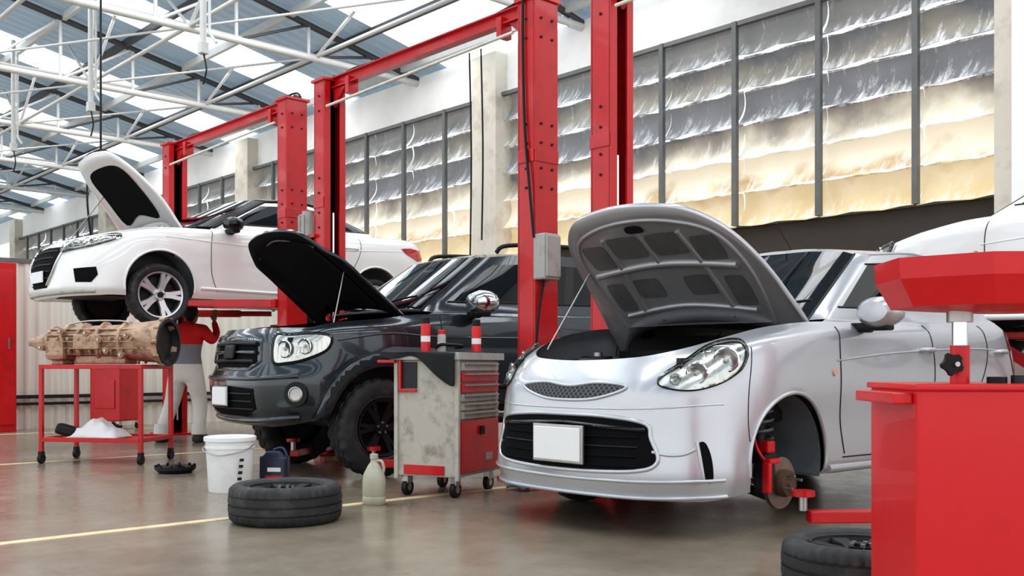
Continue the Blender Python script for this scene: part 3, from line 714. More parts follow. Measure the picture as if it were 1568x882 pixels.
for ln in ([(1.55, .98), (1.52, .8), (1.53, .5), (1.6, .3)], [(2.62, 1.02), (2.66, .8), (2.62, .3)], [(3.5, 1.06), (3.48, .88), (3.34, .6)]):
    sline('door_gap', ln, SIDE, wb, .004, DARK, wc, mirror=True)
sline('side_crease', [(1.0, .87), (2.2, .84), (3.4, .90), (4.2, .95)], SIDE, wb, .008, WHITEP, wc, mirror=True, off=-.003)
sline('sill_moulding', [(1.4, .33), (2.5, .32), (3.3, .34)], SIDE, wb, .02, WHITEP, wc, mirror=True)
for y in (2.48, 3.35):
    h, _ = shoot(wb, SIDE, y, .92, 0)
    for sg in (1, -1): tube('door_handle', [(sg*h.x, y-.1, .92), (sg*(h.x+.035), y-.07, .92), (sg*(h.x+.035), y+.06, .92), (sg*h.x, y+.1, .92)], .014, WHITEP, wc)
for sg in (1, -1): mirror_unit(wc, (sg*.86, 1.75, 1.06), BLACKG, 1.05, sg)
s0, s1 = int(5.1*NS), int(7.75*NS)
for k in range(4*NS+2, 5*NS+2, 2):
    mtube('a_pillar_black', [Vector(v) for v in WG[8*NR:9*NR+1, k]], .018, BLACKG, wc)
mtube('cant_rail_black', gridline(WG, r=9*NR, rng=(4*NS, s1+4)), .022, BLACKG, wc)
mtube('window_chrome', gridline(WG, r=8*NR+1, rng=(s0, s1+1)), .008, BLACKG, wc)
mtube('cowl_seal', gridline(WG, r=8*NR, rng=(0, int(4.1*NS)+1)), .016, BLACK, wc)
decal('tail_lamp', [(4.12, .98), (4.3, 1.0), (4.46, .98), (4.5, .86), (4.4, .84), (4.2, .92)], SIDE, wb, .008, TAIL, wc, mirror=True, smooth=False)
decal('tail_lamp_rear', [(.35, .98), (.74, 1.0), (.76, .88), (.4, .9)], REAR, wb, .008, TAIL, wc, mirror=True, smooth=False)
tube('exhaust_pipe', [(.2, 1.0, .2), (.2, 3.2, .2), (.45, 4.0, .2), (.5, 4.5, .24)], .03, STEEL, wc)
box('engine_undertray', (.9, .6, .03), (0, .6, .245), BLACK, wc, .01)
for sg in (1, -1):
    for y in (.95, 3.72): wheel(wc, (sg*.79, y, .24), .335, .2, .245, 5, DARK, sg, facem=ALU, double=True, fat=1.25)

# ================================================================ RAISED WHITE CAR AT THE BACK WALL
ZB = 1.02
bc, bb, _, _ = build_silver('white_hatchback_car', (-5.0, 9.7, ZB), WHITEP, opened=False, rot=-math.pi/2, detail=False)
for sg in (1, -1):
    for y in (.93, 3.6): wheel(bc, (sg*.74, y, .25), .31, .16, .2, 7, ALU, sg)
sl = empty('scissor_lift', (-2.85, 9.7, 0))
for sg in (1, -1):
    box('platform', (1.8, .24, .06), (0, sg*.42, ZB+.15), RED, sl, .01)
    box('base_rail', (1.8, .24, .08), (0, sg*.42, .04), RED, sl, .01)
    for k in (1, -1):
        hh = ZB+.04; L = math.hypot(1.6, hh)
        box('scissor_arm', (L, .04, .1), (0, sg*(.42+.05*k), .06+hh/2), RED, sl, .01, rot=(0, k*math.atan2(hh, 1.6), 0))

# ================================================================ LIFTS
def lift(name, x0, x1, y, h=3.78, carz=.42, arms=True):
    e = empty(name, ((x0+x1)/2, y, 0)); hw = (x1-x0)/2
    for sg in (-1, 1):
        px = sg*hw; s = -sg
        nm = 'post_a' if sg < 0 else 'post_b'
        box(nm+'_web', (.02, .25, h), (px-s*.09, 0, h/2), RED, e, .003)
        for k in (-1, 1):
            box(nm+'_flange', (.18, .02, h), (px, k*.115, h/2), RED, e, .003)
            box(nm+'_lip', (.02, .07, h), (px+s*.09, k*.09, h/2), RED, e, .003)
        box(nm+'_inner_dark', (.012, .18, h-.1), (px-s*.05, 0, h/2), MATTE, e)
        cyl(nm+'_ram', .022, h*.6, (px+s*.03, .02, h*.35), CHROME, e)
        tube(nm+'_cable', [(px+s*.06, -.03, .3), (px+s*.06, -.03, h-.1)], .007, BLACK, e)
        box(nm+'_base', (.42, .5, .025), (px, 0, .0125), RED, e, .003)
        for a in (-.15, .15):
            for b in (-.2, .2): cyl('anchor_bolt', .014, .05, (px+a, b, .045), STEEL, e, seg=6)
        box(nm+'_top', (.24, .30, .03), (px, 0, h+.012), RED, e, .004)
        for k in (-1, 1): box(nm+'_splice', (.18, .012, .10), (px, k*.128, 2.55), RED, e, .003)
        box(nm+'_splice_back', (.012, .25, .10), (px-s*.103, 0, 2.55), RED, e, .003)
        for zz in (2.3, 2.45, 2.65, 2.8, h-.15, h-.3):
            for k in (-.06, .06): cyl('bolt', .011, .012, (px-s*.105, k, zz), DARK, e, 'X', seg=6)
            cyl('bolt', .011, .012, (px, -.13, zz), DARK, e, 'Y', seg=6)
        box(nm+'_carriage', (.14, .15, .5), (px+s*.07, 0, carz-.02), RED, e, .01)
        box(nm+'_arm_hub', (.16, .32, .10), (px+s*.19, 0, carz-.3), RED, e, .02)
        if arms:
            for k in (-1, 1):
                A = Vector((px+s*.22, k*.12, carz-.3)); B = Vector((px+s*(hw-.62), k*.95, carz-.3))
                d = B-A; L = d.length; a = math.atan2(d.y, d.x)
                box('swing_arm', (L*.6, .12, .09), A+d*.3, RED, e, .008, rot=(0, 0, a))
                box('swing_arm_inner', (L*.55, .085, .065), A+d*.7, RED, e, .008, rot=(0, 0, a))
                cyl('lift_pad_stem', .022, .08, (B.x, B.y, carz-.23), STEEL, e)
                cyl('lift_pad', .06, .03, (B.x, B.y, carz-.18), RED, e)
    box('overhead_beam_web', (2*hw, .012, .10), (0, 0, h-.02), RED, e)
    box('overhead_beam_top', (2*hw, .09, .012), (0, 0, h+.03), RED, e)
    box('overhead_beam_bottom', (2*hw, .09, .012), (0, 0, h-.07), RED, e)
    for sg in (-1, 1):
        b = sg*hw
        mobj('beam_gusset', [(b-sg*.1, -.02, h-.08), (b-sg*.32, -.02, h-.08), (b-sg*.1, -.02, h-.26), (b-sg*.1, .02, h-.08), (b-sg*.32, .02, h-.08), (b-sg*.1, .02, h-.26)],
             [(0, 1, 2), (3, 5, 4), (0, 3, 4, 1), (1, 4, 5, 2), (2, 5, 3, 0)], RED, e)
        box('beam_bracket', (.06, .12, .17), (b-sg*.4, 0, h-.10), RED, e, .005)
        cyl('cable_pulley', .07, .03, (b-sg*.02, .05, h+.02), DARK, e, 'Y')
    tube('limit_bar', [(-hw+.15, -.13, h-.28), (hw-.15, -.13, h-.22)], .014, PILAS, e)
    tube('hydraulic_hose', [(-hw, .1, h-.05), (-hw*.9, .12, h+.12), (-hw*.3, .08, h+.07), (hw*.5, .08, h+.08), (hw*.95, .1, h+.13), (hw, .12, h-.1)], .012, BLACK, e, True)
    return e, hw
lA, hA = lift('two_post_lift', -12.61, -9.62, 5.6, carz=1.88)
lB, hB = lift('two_post_lift', -8.74, -5.69, 5.52, carz=.42)
lC, hC = lift('two_post_lift', -4.93, -1.85, 5.55, carz=.42)
cb = lB
box('control_box', (.13, .17, .36), (hB+.15, -.05, 1.75), GLOVEG, cb, .015)
box('control_box_lid', (.02, .15, .32), (hB+.225, -.05, 1.75), GLOVEG, cb, .008)
tube('control_conduit', [(hB+.10, -.14, 1.9), (hB+.06, -.15, 2.3), (hB+.0, -.145, 2.8), (hB-.02, -.145, 3.4), (hB-.02, -.145, 3.8)], .011, BLACK, cb, True)
tube('control_cable', [(hB+.12, -.05, 1.57), (hB+.12, -.12, 1.2), (hB+.1, -.14, .6)], .01, BLACK, cb, True)
L, hw = lB, hB
cyl('power_unit_motor', .10, .22, (-hw-.24, -.1, 2.34), GLOVEG, L)
for i in range(12):
    a = i*math.pi/6; box('motor_fin', (.012, .02, .2), (-hw-.24+.103*math.cos(a), -.1+.103*math.sin(a), 2.34), GLOVEG, L, rot=(0, 0, a+math.pi/2))
cyl('motor_cap', .07, .04, (-hw-.24, -.1, 2.47), GLOVEG, L)
box('oil_tank', (.18, .18, .4), (-hw-.24, -.1, 2.02), DARK, L, .02)
box('motor_mount', (.16, .12, .03), (-hw-.12, -.1, 2.22), RED, L)

# ================================================================ BUILDING
WY = 11.5
def floor_mat():
    m = bpy.data.materials.new('polished_concrete_floor'); m.use_nodes = True
    nt = m.node_tree; n = nt.nodes; l = nt.links; b = n['Principled BSDF']
    tc = n.new('ShaderNodeTexCoord')
    def noise(s, d=6, r=.6):
        t = n.new('ShaderNodeTexNoise'); t.inputs['Scale'].default_value = s; t.inputs['Detail'].default_value = d; t.inputs['Roughness'].default_value = r
        l.new(tc.outputs['Object'], t.inputs['Vector']); return t
    a = noise(.6, 3); c = noise(3.5, 9, .7); f = noise(2.4, 10, .75)
    r1 = n.new('ShaderNodeValToRGB'); r1.color_ramp.elements[0].position = .3; r1.color_ramp.elements[1].position = .7
    r1.color_ramp.elements[0].color = (.245, .20, .152, 1); r1.color_ramp.elements[1].color = (.35, .295, .23, 1)
    l.new(a.outputs['Fac'], r1.inputs[0])
    m1 = n.new('ShaderNodeMix'); m1.data_type = 'RGBA'; m1.blend_type = 'MULTIPLY'; m1.inputs[0].default_value = .36
    r2 = n.new('ShaderNodeValToRGB'); r2.color_ramp.elements[0].position = .35; r2.color_ramp.elements[1].position = .65
    r2.color_ramp.elements[0].color = (.55, .53, .5, 1); l.new(c.outputs['Fac'], r2.inputs[0])
    l.new(r1.outputs[0], m1.inputs[6]); l.new(r2.outputs[0], m1.inputs[7])
    r3 = n.new('ShaderNodeValToRGB'); r3.color_ramp.elements[0].position = .61; r3.color_ramp.elements[1].position = .74
    r3.color_ramp.elements[1].color = (.65, .65, .65, 1); l.new(f.outputs['Fac'], r3.inputs[0])
    m2 = n.new('ShaderNodeMix'); m2.data_type = 'RGBA'; m2.inputs[7].default_value = (.09, .07, .05, 1)
    l.new(r3.outputs[0], m2.inputs[0]); l.new(m1.outputs[2], m2.inputs[6]); l.new(m2.outputs[2], b.inputs['Base Color'])
    rr = n.new('ShaderNodeMapRange'); rr.inputs[3].default_value = .11; rr.inputs[4].default_value = .33; l.new(c.outputs['Fac'], rr.inputs[0]); l.new(rr.outputs[0], b.inputs['Roughness'])
    bp = n.new('ShaderNodeBump'); bp.inputs['Strength'].default_value = .05; bp.inputs['Distance'].default_value = .01
    l.new(c.outputs['Fac'], bp.inputs['Height']); l.new(bp.outputs[0], b.inputs['Normal'])
    return m
mobj('floor', [(-44, -9, 0), (8, -9, 0), (8, WY, 0), (-44, WY, 0), (-44, -9, -.15), (8, -9, -.15), (8, WY, -.15), (-44, WY, -.15)],
     [(0, 1, 2, 3), (4, 7, 6, 5), (0, 4, 5, 1), (1, 5, 6, 2), (2, 6, 7, 3), (3, 7, 4, 0)], floor_mat())
fl = empty('floor_line_markings', (0, 0, 0))
for x, y0, y1 in ((-5.45, -6, 6.0), (-9.8, -6, 6), (-14.1, -6, 6), (-1.1, -6, 6)):
    box('painted_line', (.08, y1-y0, .003), (x, (y0+y1)/2, .0015), YEL, fl)

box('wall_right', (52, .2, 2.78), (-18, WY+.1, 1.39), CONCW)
box('trim_1', (52, .03, .75), (-18, WY-.016, 2.40), DBAND)
box('trim_2', (52, .05, .05), (-18, WY-.03, 2.80), GALV)
box('wall_right_beam', (52, .3, .80), (-18, WY+.05, 5.92), CONCW)
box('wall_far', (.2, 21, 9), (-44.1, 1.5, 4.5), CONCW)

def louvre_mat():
    m = bpy.data.materials.new('dirty_sheet_painted_daylight'); m.use_nodes = True
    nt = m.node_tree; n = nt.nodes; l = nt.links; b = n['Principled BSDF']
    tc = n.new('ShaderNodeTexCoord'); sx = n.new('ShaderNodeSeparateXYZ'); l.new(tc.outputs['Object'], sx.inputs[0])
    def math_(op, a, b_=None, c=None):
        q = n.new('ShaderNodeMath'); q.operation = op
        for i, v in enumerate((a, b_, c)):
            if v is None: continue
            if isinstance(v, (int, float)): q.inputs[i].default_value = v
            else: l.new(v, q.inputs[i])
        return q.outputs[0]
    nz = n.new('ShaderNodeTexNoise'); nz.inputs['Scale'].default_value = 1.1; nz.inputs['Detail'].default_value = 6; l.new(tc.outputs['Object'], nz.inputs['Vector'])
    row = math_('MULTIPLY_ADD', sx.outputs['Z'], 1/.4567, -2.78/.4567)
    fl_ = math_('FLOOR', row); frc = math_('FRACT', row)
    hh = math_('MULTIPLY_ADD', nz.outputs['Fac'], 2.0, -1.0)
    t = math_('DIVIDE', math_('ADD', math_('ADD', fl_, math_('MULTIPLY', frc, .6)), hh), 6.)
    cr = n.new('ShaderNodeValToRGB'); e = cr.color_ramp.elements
    e[0].position = 0; e[0].color = (.60, .47, .27, 1); e[1].position = 1; e[1].color = (.17, .18, .195, 1)  # row ramp paints daylight: warm lit rows below, shaded grey above, plus dirt tones
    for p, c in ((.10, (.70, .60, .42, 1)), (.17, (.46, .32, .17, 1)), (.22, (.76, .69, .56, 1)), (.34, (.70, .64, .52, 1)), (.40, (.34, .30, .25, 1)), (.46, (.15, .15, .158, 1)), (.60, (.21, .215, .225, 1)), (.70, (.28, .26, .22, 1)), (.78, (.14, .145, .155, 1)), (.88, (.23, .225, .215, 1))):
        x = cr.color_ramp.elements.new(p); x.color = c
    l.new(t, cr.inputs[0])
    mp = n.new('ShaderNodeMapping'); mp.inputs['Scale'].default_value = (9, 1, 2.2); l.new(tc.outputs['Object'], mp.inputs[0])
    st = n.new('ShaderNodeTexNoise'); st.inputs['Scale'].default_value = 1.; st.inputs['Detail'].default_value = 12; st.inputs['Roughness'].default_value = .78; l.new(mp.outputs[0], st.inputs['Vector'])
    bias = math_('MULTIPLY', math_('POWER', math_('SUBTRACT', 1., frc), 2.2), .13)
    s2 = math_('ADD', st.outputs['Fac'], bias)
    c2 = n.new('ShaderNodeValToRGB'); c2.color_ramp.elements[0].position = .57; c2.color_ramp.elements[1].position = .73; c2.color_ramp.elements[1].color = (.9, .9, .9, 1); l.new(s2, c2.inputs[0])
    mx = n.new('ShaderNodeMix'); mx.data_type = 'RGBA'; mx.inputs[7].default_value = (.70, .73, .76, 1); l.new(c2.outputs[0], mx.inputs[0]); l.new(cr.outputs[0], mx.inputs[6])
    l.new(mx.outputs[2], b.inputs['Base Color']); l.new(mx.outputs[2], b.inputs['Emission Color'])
    b.inputs['Emission Strength'].default_value = .38; b.inputs['Roughness'].default_value = .4  # glow stands in for daylight passing through the sheets
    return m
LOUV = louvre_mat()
cols = [-38.85, -30.15, -21.45, -12.80, -4.08, 4.6]
z0, z1, rows = 2.78, 5.52, 6
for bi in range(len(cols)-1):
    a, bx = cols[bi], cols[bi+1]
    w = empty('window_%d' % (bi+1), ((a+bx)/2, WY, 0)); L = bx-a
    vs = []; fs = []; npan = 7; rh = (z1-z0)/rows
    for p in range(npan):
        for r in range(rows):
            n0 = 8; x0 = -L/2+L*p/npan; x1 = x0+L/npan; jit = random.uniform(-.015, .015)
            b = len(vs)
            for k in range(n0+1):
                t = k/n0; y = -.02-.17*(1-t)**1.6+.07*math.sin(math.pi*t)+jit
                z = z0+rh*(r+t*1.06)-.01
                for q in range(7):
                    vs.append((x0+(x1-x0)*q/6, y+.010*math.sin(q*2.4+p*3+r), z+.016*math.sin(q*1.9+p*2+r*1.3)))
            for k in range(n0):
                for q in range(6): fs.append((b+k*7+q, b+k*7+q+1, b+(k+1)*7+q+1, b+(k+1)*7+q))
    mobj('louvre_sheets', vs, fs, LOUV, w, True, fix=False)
    for p in range(1, npan):
        x = -L/2+L*p/npan
        box('mullion', (.07, .07, z1-z0), (x, -.22, (z0+z1)/2), GALV, w)
    box('window_head', (L, .08, .06), (0, -.2, z1-.03), GALV, w)
for x in cols:
    box('wall_pilaster', (.62, .5, 6.2), (x, WY-.12, 3.1), PILAS, None, .01)
box('wall_right_end_panel', (8.0, .12, 3.6), (-.15, WY-.46, 4.3), CONCW)

# partition of white corrugated sheet
vs = []; fs = []; n = 320
for i in range(n+1):
    y = 3.9+7.2*i/n; d = .02*max(-1, min(1, 2.2*math.sin(2*math.pi*y/.16)))
    vs += [(d, y, 0), (d, y, 2.37)]
for i in range(n): fs.append((2*i, 2*i+2, 2*i+3, 2*i+1))
wp = empty('wall_partition', (-15.05, 0, 0))
mobj('corrugated_sheet', vs, fs, SHEETW, wp, False)
box('top_rail', (.08, 7.2, .06), (0, 7.5, 2.38), GALV, wp)
box('skid_rail', (.03, 7.2, .05), (.05, 7.5, .46), DARK, wp); box('skid_rail_lower', (.03, 7.2, .04), (.05, 7.5, .36), DARK, wp)
rp = empty('red_storage_cabinet', (-14.75, 4.0, 0))
box('cabinet_body', (.4, .45, 2.3), (0, 0, 1.15), RED, rp, .01); box('cabinet_door', (.02, .4, 2.1), (.21, 0, 1.15), RED, rp, .005); box('cabinet_handle', (.02, .02, .15), (.23, .12, 1.2), STEEL, rp)

# roof
def roofz(y): return 6.38+.21*(WY-y)
vs = []; fs = []; fm = []; per = .28
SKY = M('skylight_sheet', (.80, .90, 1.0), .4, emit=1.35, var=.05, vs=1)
RSH = M('metal_roof_sheet_fill_glow', (.25, .32, .385), .4, .3, var=.12, vs=.6, emit=.45)  # opaque sheet also glows, added as fill light for the interior
xs = np.arange(-44, 8.01, per/4); ysr = np.linspace(WY+.5, -9, 13)
for x in xs:
    ph = (x/per) % 1; d = .04*(1 if .2 < ph < .45 else 0)
    for y in ysr: vs.append((x, y, (roofz(y) if y >= 0 else roofz(-y))+d))
ny = len(ysr)
for i in range(len(xs)-1):
    for j in range(ny-1):
        fs.append((i*ny+j, i*ny+j+1, (i+1)*ny+j+1, (i+1)*ny+j))
        x = xs[i]; k = (x+44) % 4.25
        fm.append(1 if (k < 1.25 or (-13.6 < x < -8 and k < 3.2)) else 0)
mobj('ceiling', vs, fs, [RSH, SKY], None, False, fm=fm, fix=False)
tr = empty('roof_trusses', (0, 0, 0))
for ti in range(9):
    x = -2.25-4.25*ti; zb = 6.22
    tube('bottom_chord', [(x, WY, zb), (x, -4, zb)], .06, TRUSS, tr)
    tube('bottom_chord_secondary', [(x-.35, WY, zb+.18), (x-.35, -4, zb+.18)], .028, TRUSS, tr)
    tube('top_chord', [(x, WY, roofz(WY)-.12), (x, 0, roofz(0)-.12)], .055, DKSTEEL, tr)
    y = WY-1.1
    while y > 0:
        tube('web_vertical', [(x, y, zb), (x, y, roofz(y)-.12)], .03, TRUSS, tr)
        tube('web_diagonal', [(x, y, roofz(y)-.12), (x, y-1.35, zb)], .026, TRUSS if int(y*10) % 2 else DKSTEEL, tr)
        y -= 1.35
    box('steel_gusset', (.04, .3, .3), (x, WY-.25, 6.3), TRUSS, tr)
for j in range(10):
    y = WY-.5-1.15*j
    box('purlin', (52, .07, .14), (-18, y, roofz(y)-.08), DKSTEEL if j % 2 else TRUSS, tr)
for y in (9.2, 6.9, 4.6):
    tube('longitudinal_tie', [(8, y, 6.26), (-44, y, 6.26)], .035, TRUSS, tr)
    for ti in range(9):
        x = -2.25-4.25*ti
        tube('knee_brace', [(x, y, 6.25), (x-1.2, y, roofz(y)-.12)], .028, TRUSS, tr)
        tube('knee_brace', [(x, y, 6.25), (x+1.2, y, roofz(y)-.12)], .028, TRUSS, tr)
        tube('plan_brace', [(x, y, 6.24), (x-4.25, y-2.3, 6.24)], .02, TRUSS, tr)
for ti in range(1, 7):
    x = -8.8-4.25*ti
    h = empty('hanging_lamp_bracket', (x, 6.2, 0))
    tube('drop_pipe', [(0, 0, 7.45), (0, 0, 5.25)], .045, TRUSS, h)
    tube('side_pipe', [(.09, .05, 7.2), (.09, .05, 5.5), (.2, .1, 5.35)], .02, TRUSS, h)
    tube('drop_cable', [(0, 0, 5.25), (.06, .02, 5.0), (.0, .0, 4.8)], .012, BLACK, h, True)
    box('junction_box', (.12, .12, .16), (0, 0, 5.3), TRUSS, h, .01)
hr = empty('hose_reel', (-14.4, 5.3, 3.75), parent=tr)
lathe('reel_drum', [(.0, -.09), (.22, -.09), (.22, -.07), (.12, -.06), (.12, .06), (.22, .07), (.22, .09), (0, .09)], DARK, parent=hr, axis='X')
lathe('hose_coil', [(.12, -.06), (.19, -.05), (.2, 0), (.19, .05), (.12, .06)], M('green_hose', (.10, .14, .03), .5), parent=hr, axis='X')
tube('hanger', [(0, 0, .2), (0, 0, 3.85)], .015, BLACK, hr)
tube('hose_tail', [(.0, -.18, 0), (.1, -.22, -.6), (.0, -.1, -1.3)], .014, BLACK, hr, True)
cb2 = empty('hanging_air_hoses', (-12.9, 10.9, 0))
for k, (dx, z) in enumerate(((0, 2.6), (.3, 3.0))):
    tube('air_hose', [(dx, 0, 6.2), (dx+.05, 0, 4.5), (dx+.02, 0, z)], .015, BLACK, cb2, True)

# ================================================================ FOREGROUND ITEMS
od = empty('waste_oil_drainer', (-1.29, 3.315, 0), rz=math.radians(45))
box('tank_cabinet', (.68, .44, .74), (0, 0, .46), RED2, od, .012)
box('cabinet_top_rim', (.70, .46, .02), (0, 0, .835), RED2, od, .006)
box('cabinet_side_rail', (.06, .38, .035), (-.37, 0, .80), RED2, od, .006)
for a in (-.28, .28):
    for b in (-.16, .16):
        cyl('caster_wheel', .045, .03, (a, b, .045), BLACK, od, 'X'); box('caster_fork', (.05, .05, .05), (a, b, .08), STEEL, od, .005)
PX = -.125
cyl('pole_sleeve', .030, .13, (PX, 0, .90), RED2, od)
cyl('chrome_pole', .024, .32, (PX, 0, 1.0), CHROME, od)
lathe('locking_knob', [(0, 0), (.035, 0), (.038, .012), (.03, .025), (0, .028)], BLACK, (PX-.04, -.05, .905), od, 20, 'Y', rf=lambda i, k, r, h: r*(1 if (i//2) % 2 else .8))
cyl('knob_stem', .008, .06, (PX-.03, -.03, .905), STEEL, od, 'Y')
cyl('filler_cap', .03, .02, (-.03, -.05, .855), BLACK, od); cyl('gauge', .02, .03, (.03, -.06, .855), DARK, od)
vs = []; fs = []; n = 8
levels = [(.0, 1.07), (.10, 1.07), (.32, 1.085), (.365, 1.17), (.37, 1.235), (.355, 1.235), (.35, 1.17), (.30, 1.11), (0, 1.10)]
for (r, z) in levels:
    for i in range(n):
        a = 2*math.pi*(i+.5)/n; vs.append((r*math.cos(a)*1.08, r*math.sin(a)*.85, z))
for k in range(len(levels)-1):
    for i in range(n): fs.append((k*n+i, k*n+(i+1) % n, (k+1)*n+(i+1) % n, (k+1)*n+i))
mobj('oil_collecting_tray', vs, fs, RED2, od, loc=(.01, 0, 0))
cyl('tray_collar', .04, .04, (PX, 0, 1.06), STEEL, od)

def floor_tire(loc, R, w, rim, rz):
    e = empty('car_tire', (loc[0], loc[1], w/2*1.02), rot=(0, -math.pi/2, rz))
    wheel(e, (0, 0, 0), R, w, rim, 7, BLACK, 1, tread=.007, name='wheel_unit', blocks=120)
    return e
floor_tire((-5.16, 2.96), .325, .215, .215, .4)
floor_tire((-1.98, 3.72), .31, .205, .2, 1.)

# --- tool trolley
tt = empty('tool_trolley', (-5.53, 4.48, 0), rz=math.radians(22))
TW, TD = .48, .62
box('cabinet_carcass', (TW, TD, .80), (0, 0, .54), CREAM, tt, .008)
box('front_lower_red_panel', (TW*.66, .012, .065), (-.02, -TD/2-.006, .185), RED, tt, .003)
box('left_corner_post', (.03, .03, .84), (-TW/2, -TD/2, .54), CREAM, tt, .004); box('right_corner_post', (.03, .03, .84), (TW/2, -TD/2, .54), CREAM, tt, .004)
zz = .93
for hgt, mt in ((.07, GLOVEG), (.075, RED), (.075, RED), (.06, GLOVEG), (.06, CREAM), (.06, GLOVEG)):
    zz -= hgt
    box('drawer_front', (.02, TD*.9, hgt-.012), (TW/2+.01, 0, zz+hgt/2), mt, tt, .004)
    box('drawer_handle', (.025, TD*.8, .012), (TW/2+.03, 0, zz+hgt*.75), STEEL, tt, .003)
box('cabinet_door', (.02, TD*.9, zz-.17), (TW/2+.01, 0, (zz+.16)/2), RED, tt, .006)
box('door_latch', (.02, .05, .06), (TW/2+.03, .0, zz-.08), BLACK, tt, .004)
box('door_badge', (.005, .1, .05), (TW/2+.022, .12, .26), STEEL, tt)
box('top_tray', (TW+.06, TD+.06, .02), (0, 0, .95), GLOVEG, tt, .004)
for sg in (1, -1):
    box('tray_side', (TW+.06, .012, .05), (0, sg*(TD/2+.03), .965), GLOVEG, tt, .002)
    box('tray_end', (.012, TD+.06, .05), (sg*(TW/2+.03), 0, .965), GLOVEG, tt, .002)
box('side_shelf', (.14, .30, .02), (-TW/2-.06, -TD/2+.1, .93), RED, tt, .004)
box('holder_frame_left', (.02, .02, .22), (-.20, -TD/2-.02, .83), RED, tt, .005)
box('holder_frame_bottom', (.14, .02, .02), (-.14, -TD/2-.02, .73), RED, tt, .005)
box('holder_recess', (.12, .008, .18), (-.135, -TD/2-.006, .835), DARK, tt, .002)
for a in (-1, 1):
    for b in (-1, 1):
        cyl('caster_wheel', .055, .035, (a*.19, b*.25, .055), BLACK, tt, 'X'); cyl('caster_hub', .025, .04, (a*.19, b*.25, .055), STEEL, tt, 'X')
        box('caster_fork', (.05, .07, .06), (a*.19, b*.25, .11), STEEL, tt, .006)
def cloth(name, parent, pts, mat, th=.006):
    n = len(pts); m = len(pts[0]); vs = [p for row in pts for p in row]
    fs = [(i*m+j, i*m+j+1, (i+1)*m+j+1, (i+1)*m+j) for i in range(n-1) for j in range(m-1)]
    o = mobj(name, vs, fs, mat, parent, True)
    s = o.modifiers.new('sub', 'SUBSURF'); s.levels = 2; s.render_levels = 2
    s = o.modifiers.new('s', 'SOLIDIFY'); s.thickness = th
rowsP = []
for i in range(11):
    t = i/10; row = []
    for j in range(11):
        u = j/10; x = -.34+.58*u
        if t < .5: y = .12-(TD/2+.16)*t/.5; z = 1.0+.018*math.sin(9*u+5*t)+.02*math.sin(6*t+u*4)
        else:
            q = (t-.5)/.5; y = -TD/2-.055-.016*math.sin(12*u)*q; z = 1.0-(.03+.22*max(0, (u-.35))**1.2*1.6+.025*math.sin(9*u))*q
        row.append((x, y, z))
    rowsP.append(row)
cloth('draped_cloth', tt, rowsP, CLOTH)
def can(parent, x, y, z, r, h, mat, capm):
    lathe('spray_can', [(0, 0), (r, 0), (r, h*.78), (r*.8, h*.84), (r*.5, h*.86)], mat, (x, y, z), parent)
    lathe('spray_label', [(r*1.01, h*.35), (r*1.01, h*.5)], PLATE, (x, y, z), parent)
    lathe('spray_cap', [(r*.85, h*.82), (r*.85, h*.98), (r*.7, h), (0, h)], capm, (x, y, z), parent)
can(tt, -.12, -.12, .975, .034, .27, RED2, BLACK)
can(tt, -.04, -.03, .975, .03, .18, GLOVEG, RED2)
can(tt, .17, .1, .96, .034, .27, RED2, BLACK)
tube('impact_hose', [(-.1, 0, 1.03), (.0, -.1, 1.05), (.1, .02, 1.04), (.0, .1, 1.03)], .012, BLACK, tt, True)
br = empty('blue_rag', (-5.35, 4.85, 0))
cloth('rag_cloth', br, [[(.07*i, .06*j, .01+.04*abs(math.sin(2.1*i+1.3*j))) for j in range(4)] for i in range(4)], BLUER, .01)

jg = empty('plastic_jug', (-5.36, 3.72, 0), rz=.5)
lathe('jug_body', [(0, 0), (.07, .0), (.078, .01), (.078, .05), (.075, .055), (.078, .06), (.078, .16), (.07, .20), (.04, .255), (.024, .275), (.022, .30)], JUG, parent=jg, seg=28, sc2=(1, .8))
lathe('jug_cap', [(.022, .295), (.027, .297), (.027, .325), (.024, .328), (0, .328)], JUG, parent=jg, seg=20)
tube('jug_handle', [(.02, 0, .285), (.055, 0, .28), (.07, 0, .235), (.06, 0, .195)], .010, JUG, jg, True)

bk = empty('plastic_bucket', (-6.64, 3.36, 0), rz=.7)
lathe('bucket_body', [(0, .0), (.145, .0), (.15, .01), (.168, .31), (.175, .31), (.175, .325), (.17, .325), (.172, .36), (.18, .36), (.18, .372)], BUCK, parent=bk, seg=48)
lathe('bucket_lid', [(.178, .362), (.184, .365), (.184, .39), (.176, .395), (.165, .385), (0, .383)], BUCK, parent=bk, seg=48)
tube('wire_handle', [(-.176, 0, .335), (-.15, -.12, .30), (0, -.19, .27), (.15, -.12, .30), (.176, 0, .335)], .004, STEEL, bk, True)
for k in range(4):
    a = -.75; box('label_letter', (.004, .03, .02), (.158*math.cos(a)+.0006*k*14, .158*math.sin(a)-.0006*k*12, .10+.045*k), DARK, bk, rot=(0, 0, a))

oc = empty('motor_oil_can', (-6.66, 3.73, 0), rz=.75)
box('can_body', (.21, .10, .23), (0, 0, .115), NAVY, oc, .02)
box('can_shoulder', (.18, .09, .05), (.0, 0, .245), NAVY, oc, .015, taper=(.55, .7))
cyl('can_cap', .022, .03, (-.05, 0, .28), BLACK, oc)
tube('can_handle', [(-.01, 0, .27), (.06, 0, .285), (.095, 0, .21)], .012, NAVY, oc, True)
box('can_label', (.13, .004, .05), (0.01, -.052, .06), RED2, oc); box('can_label_white', (.1, .004, .03), (0.01, -.052, .13), PLATE, oc)

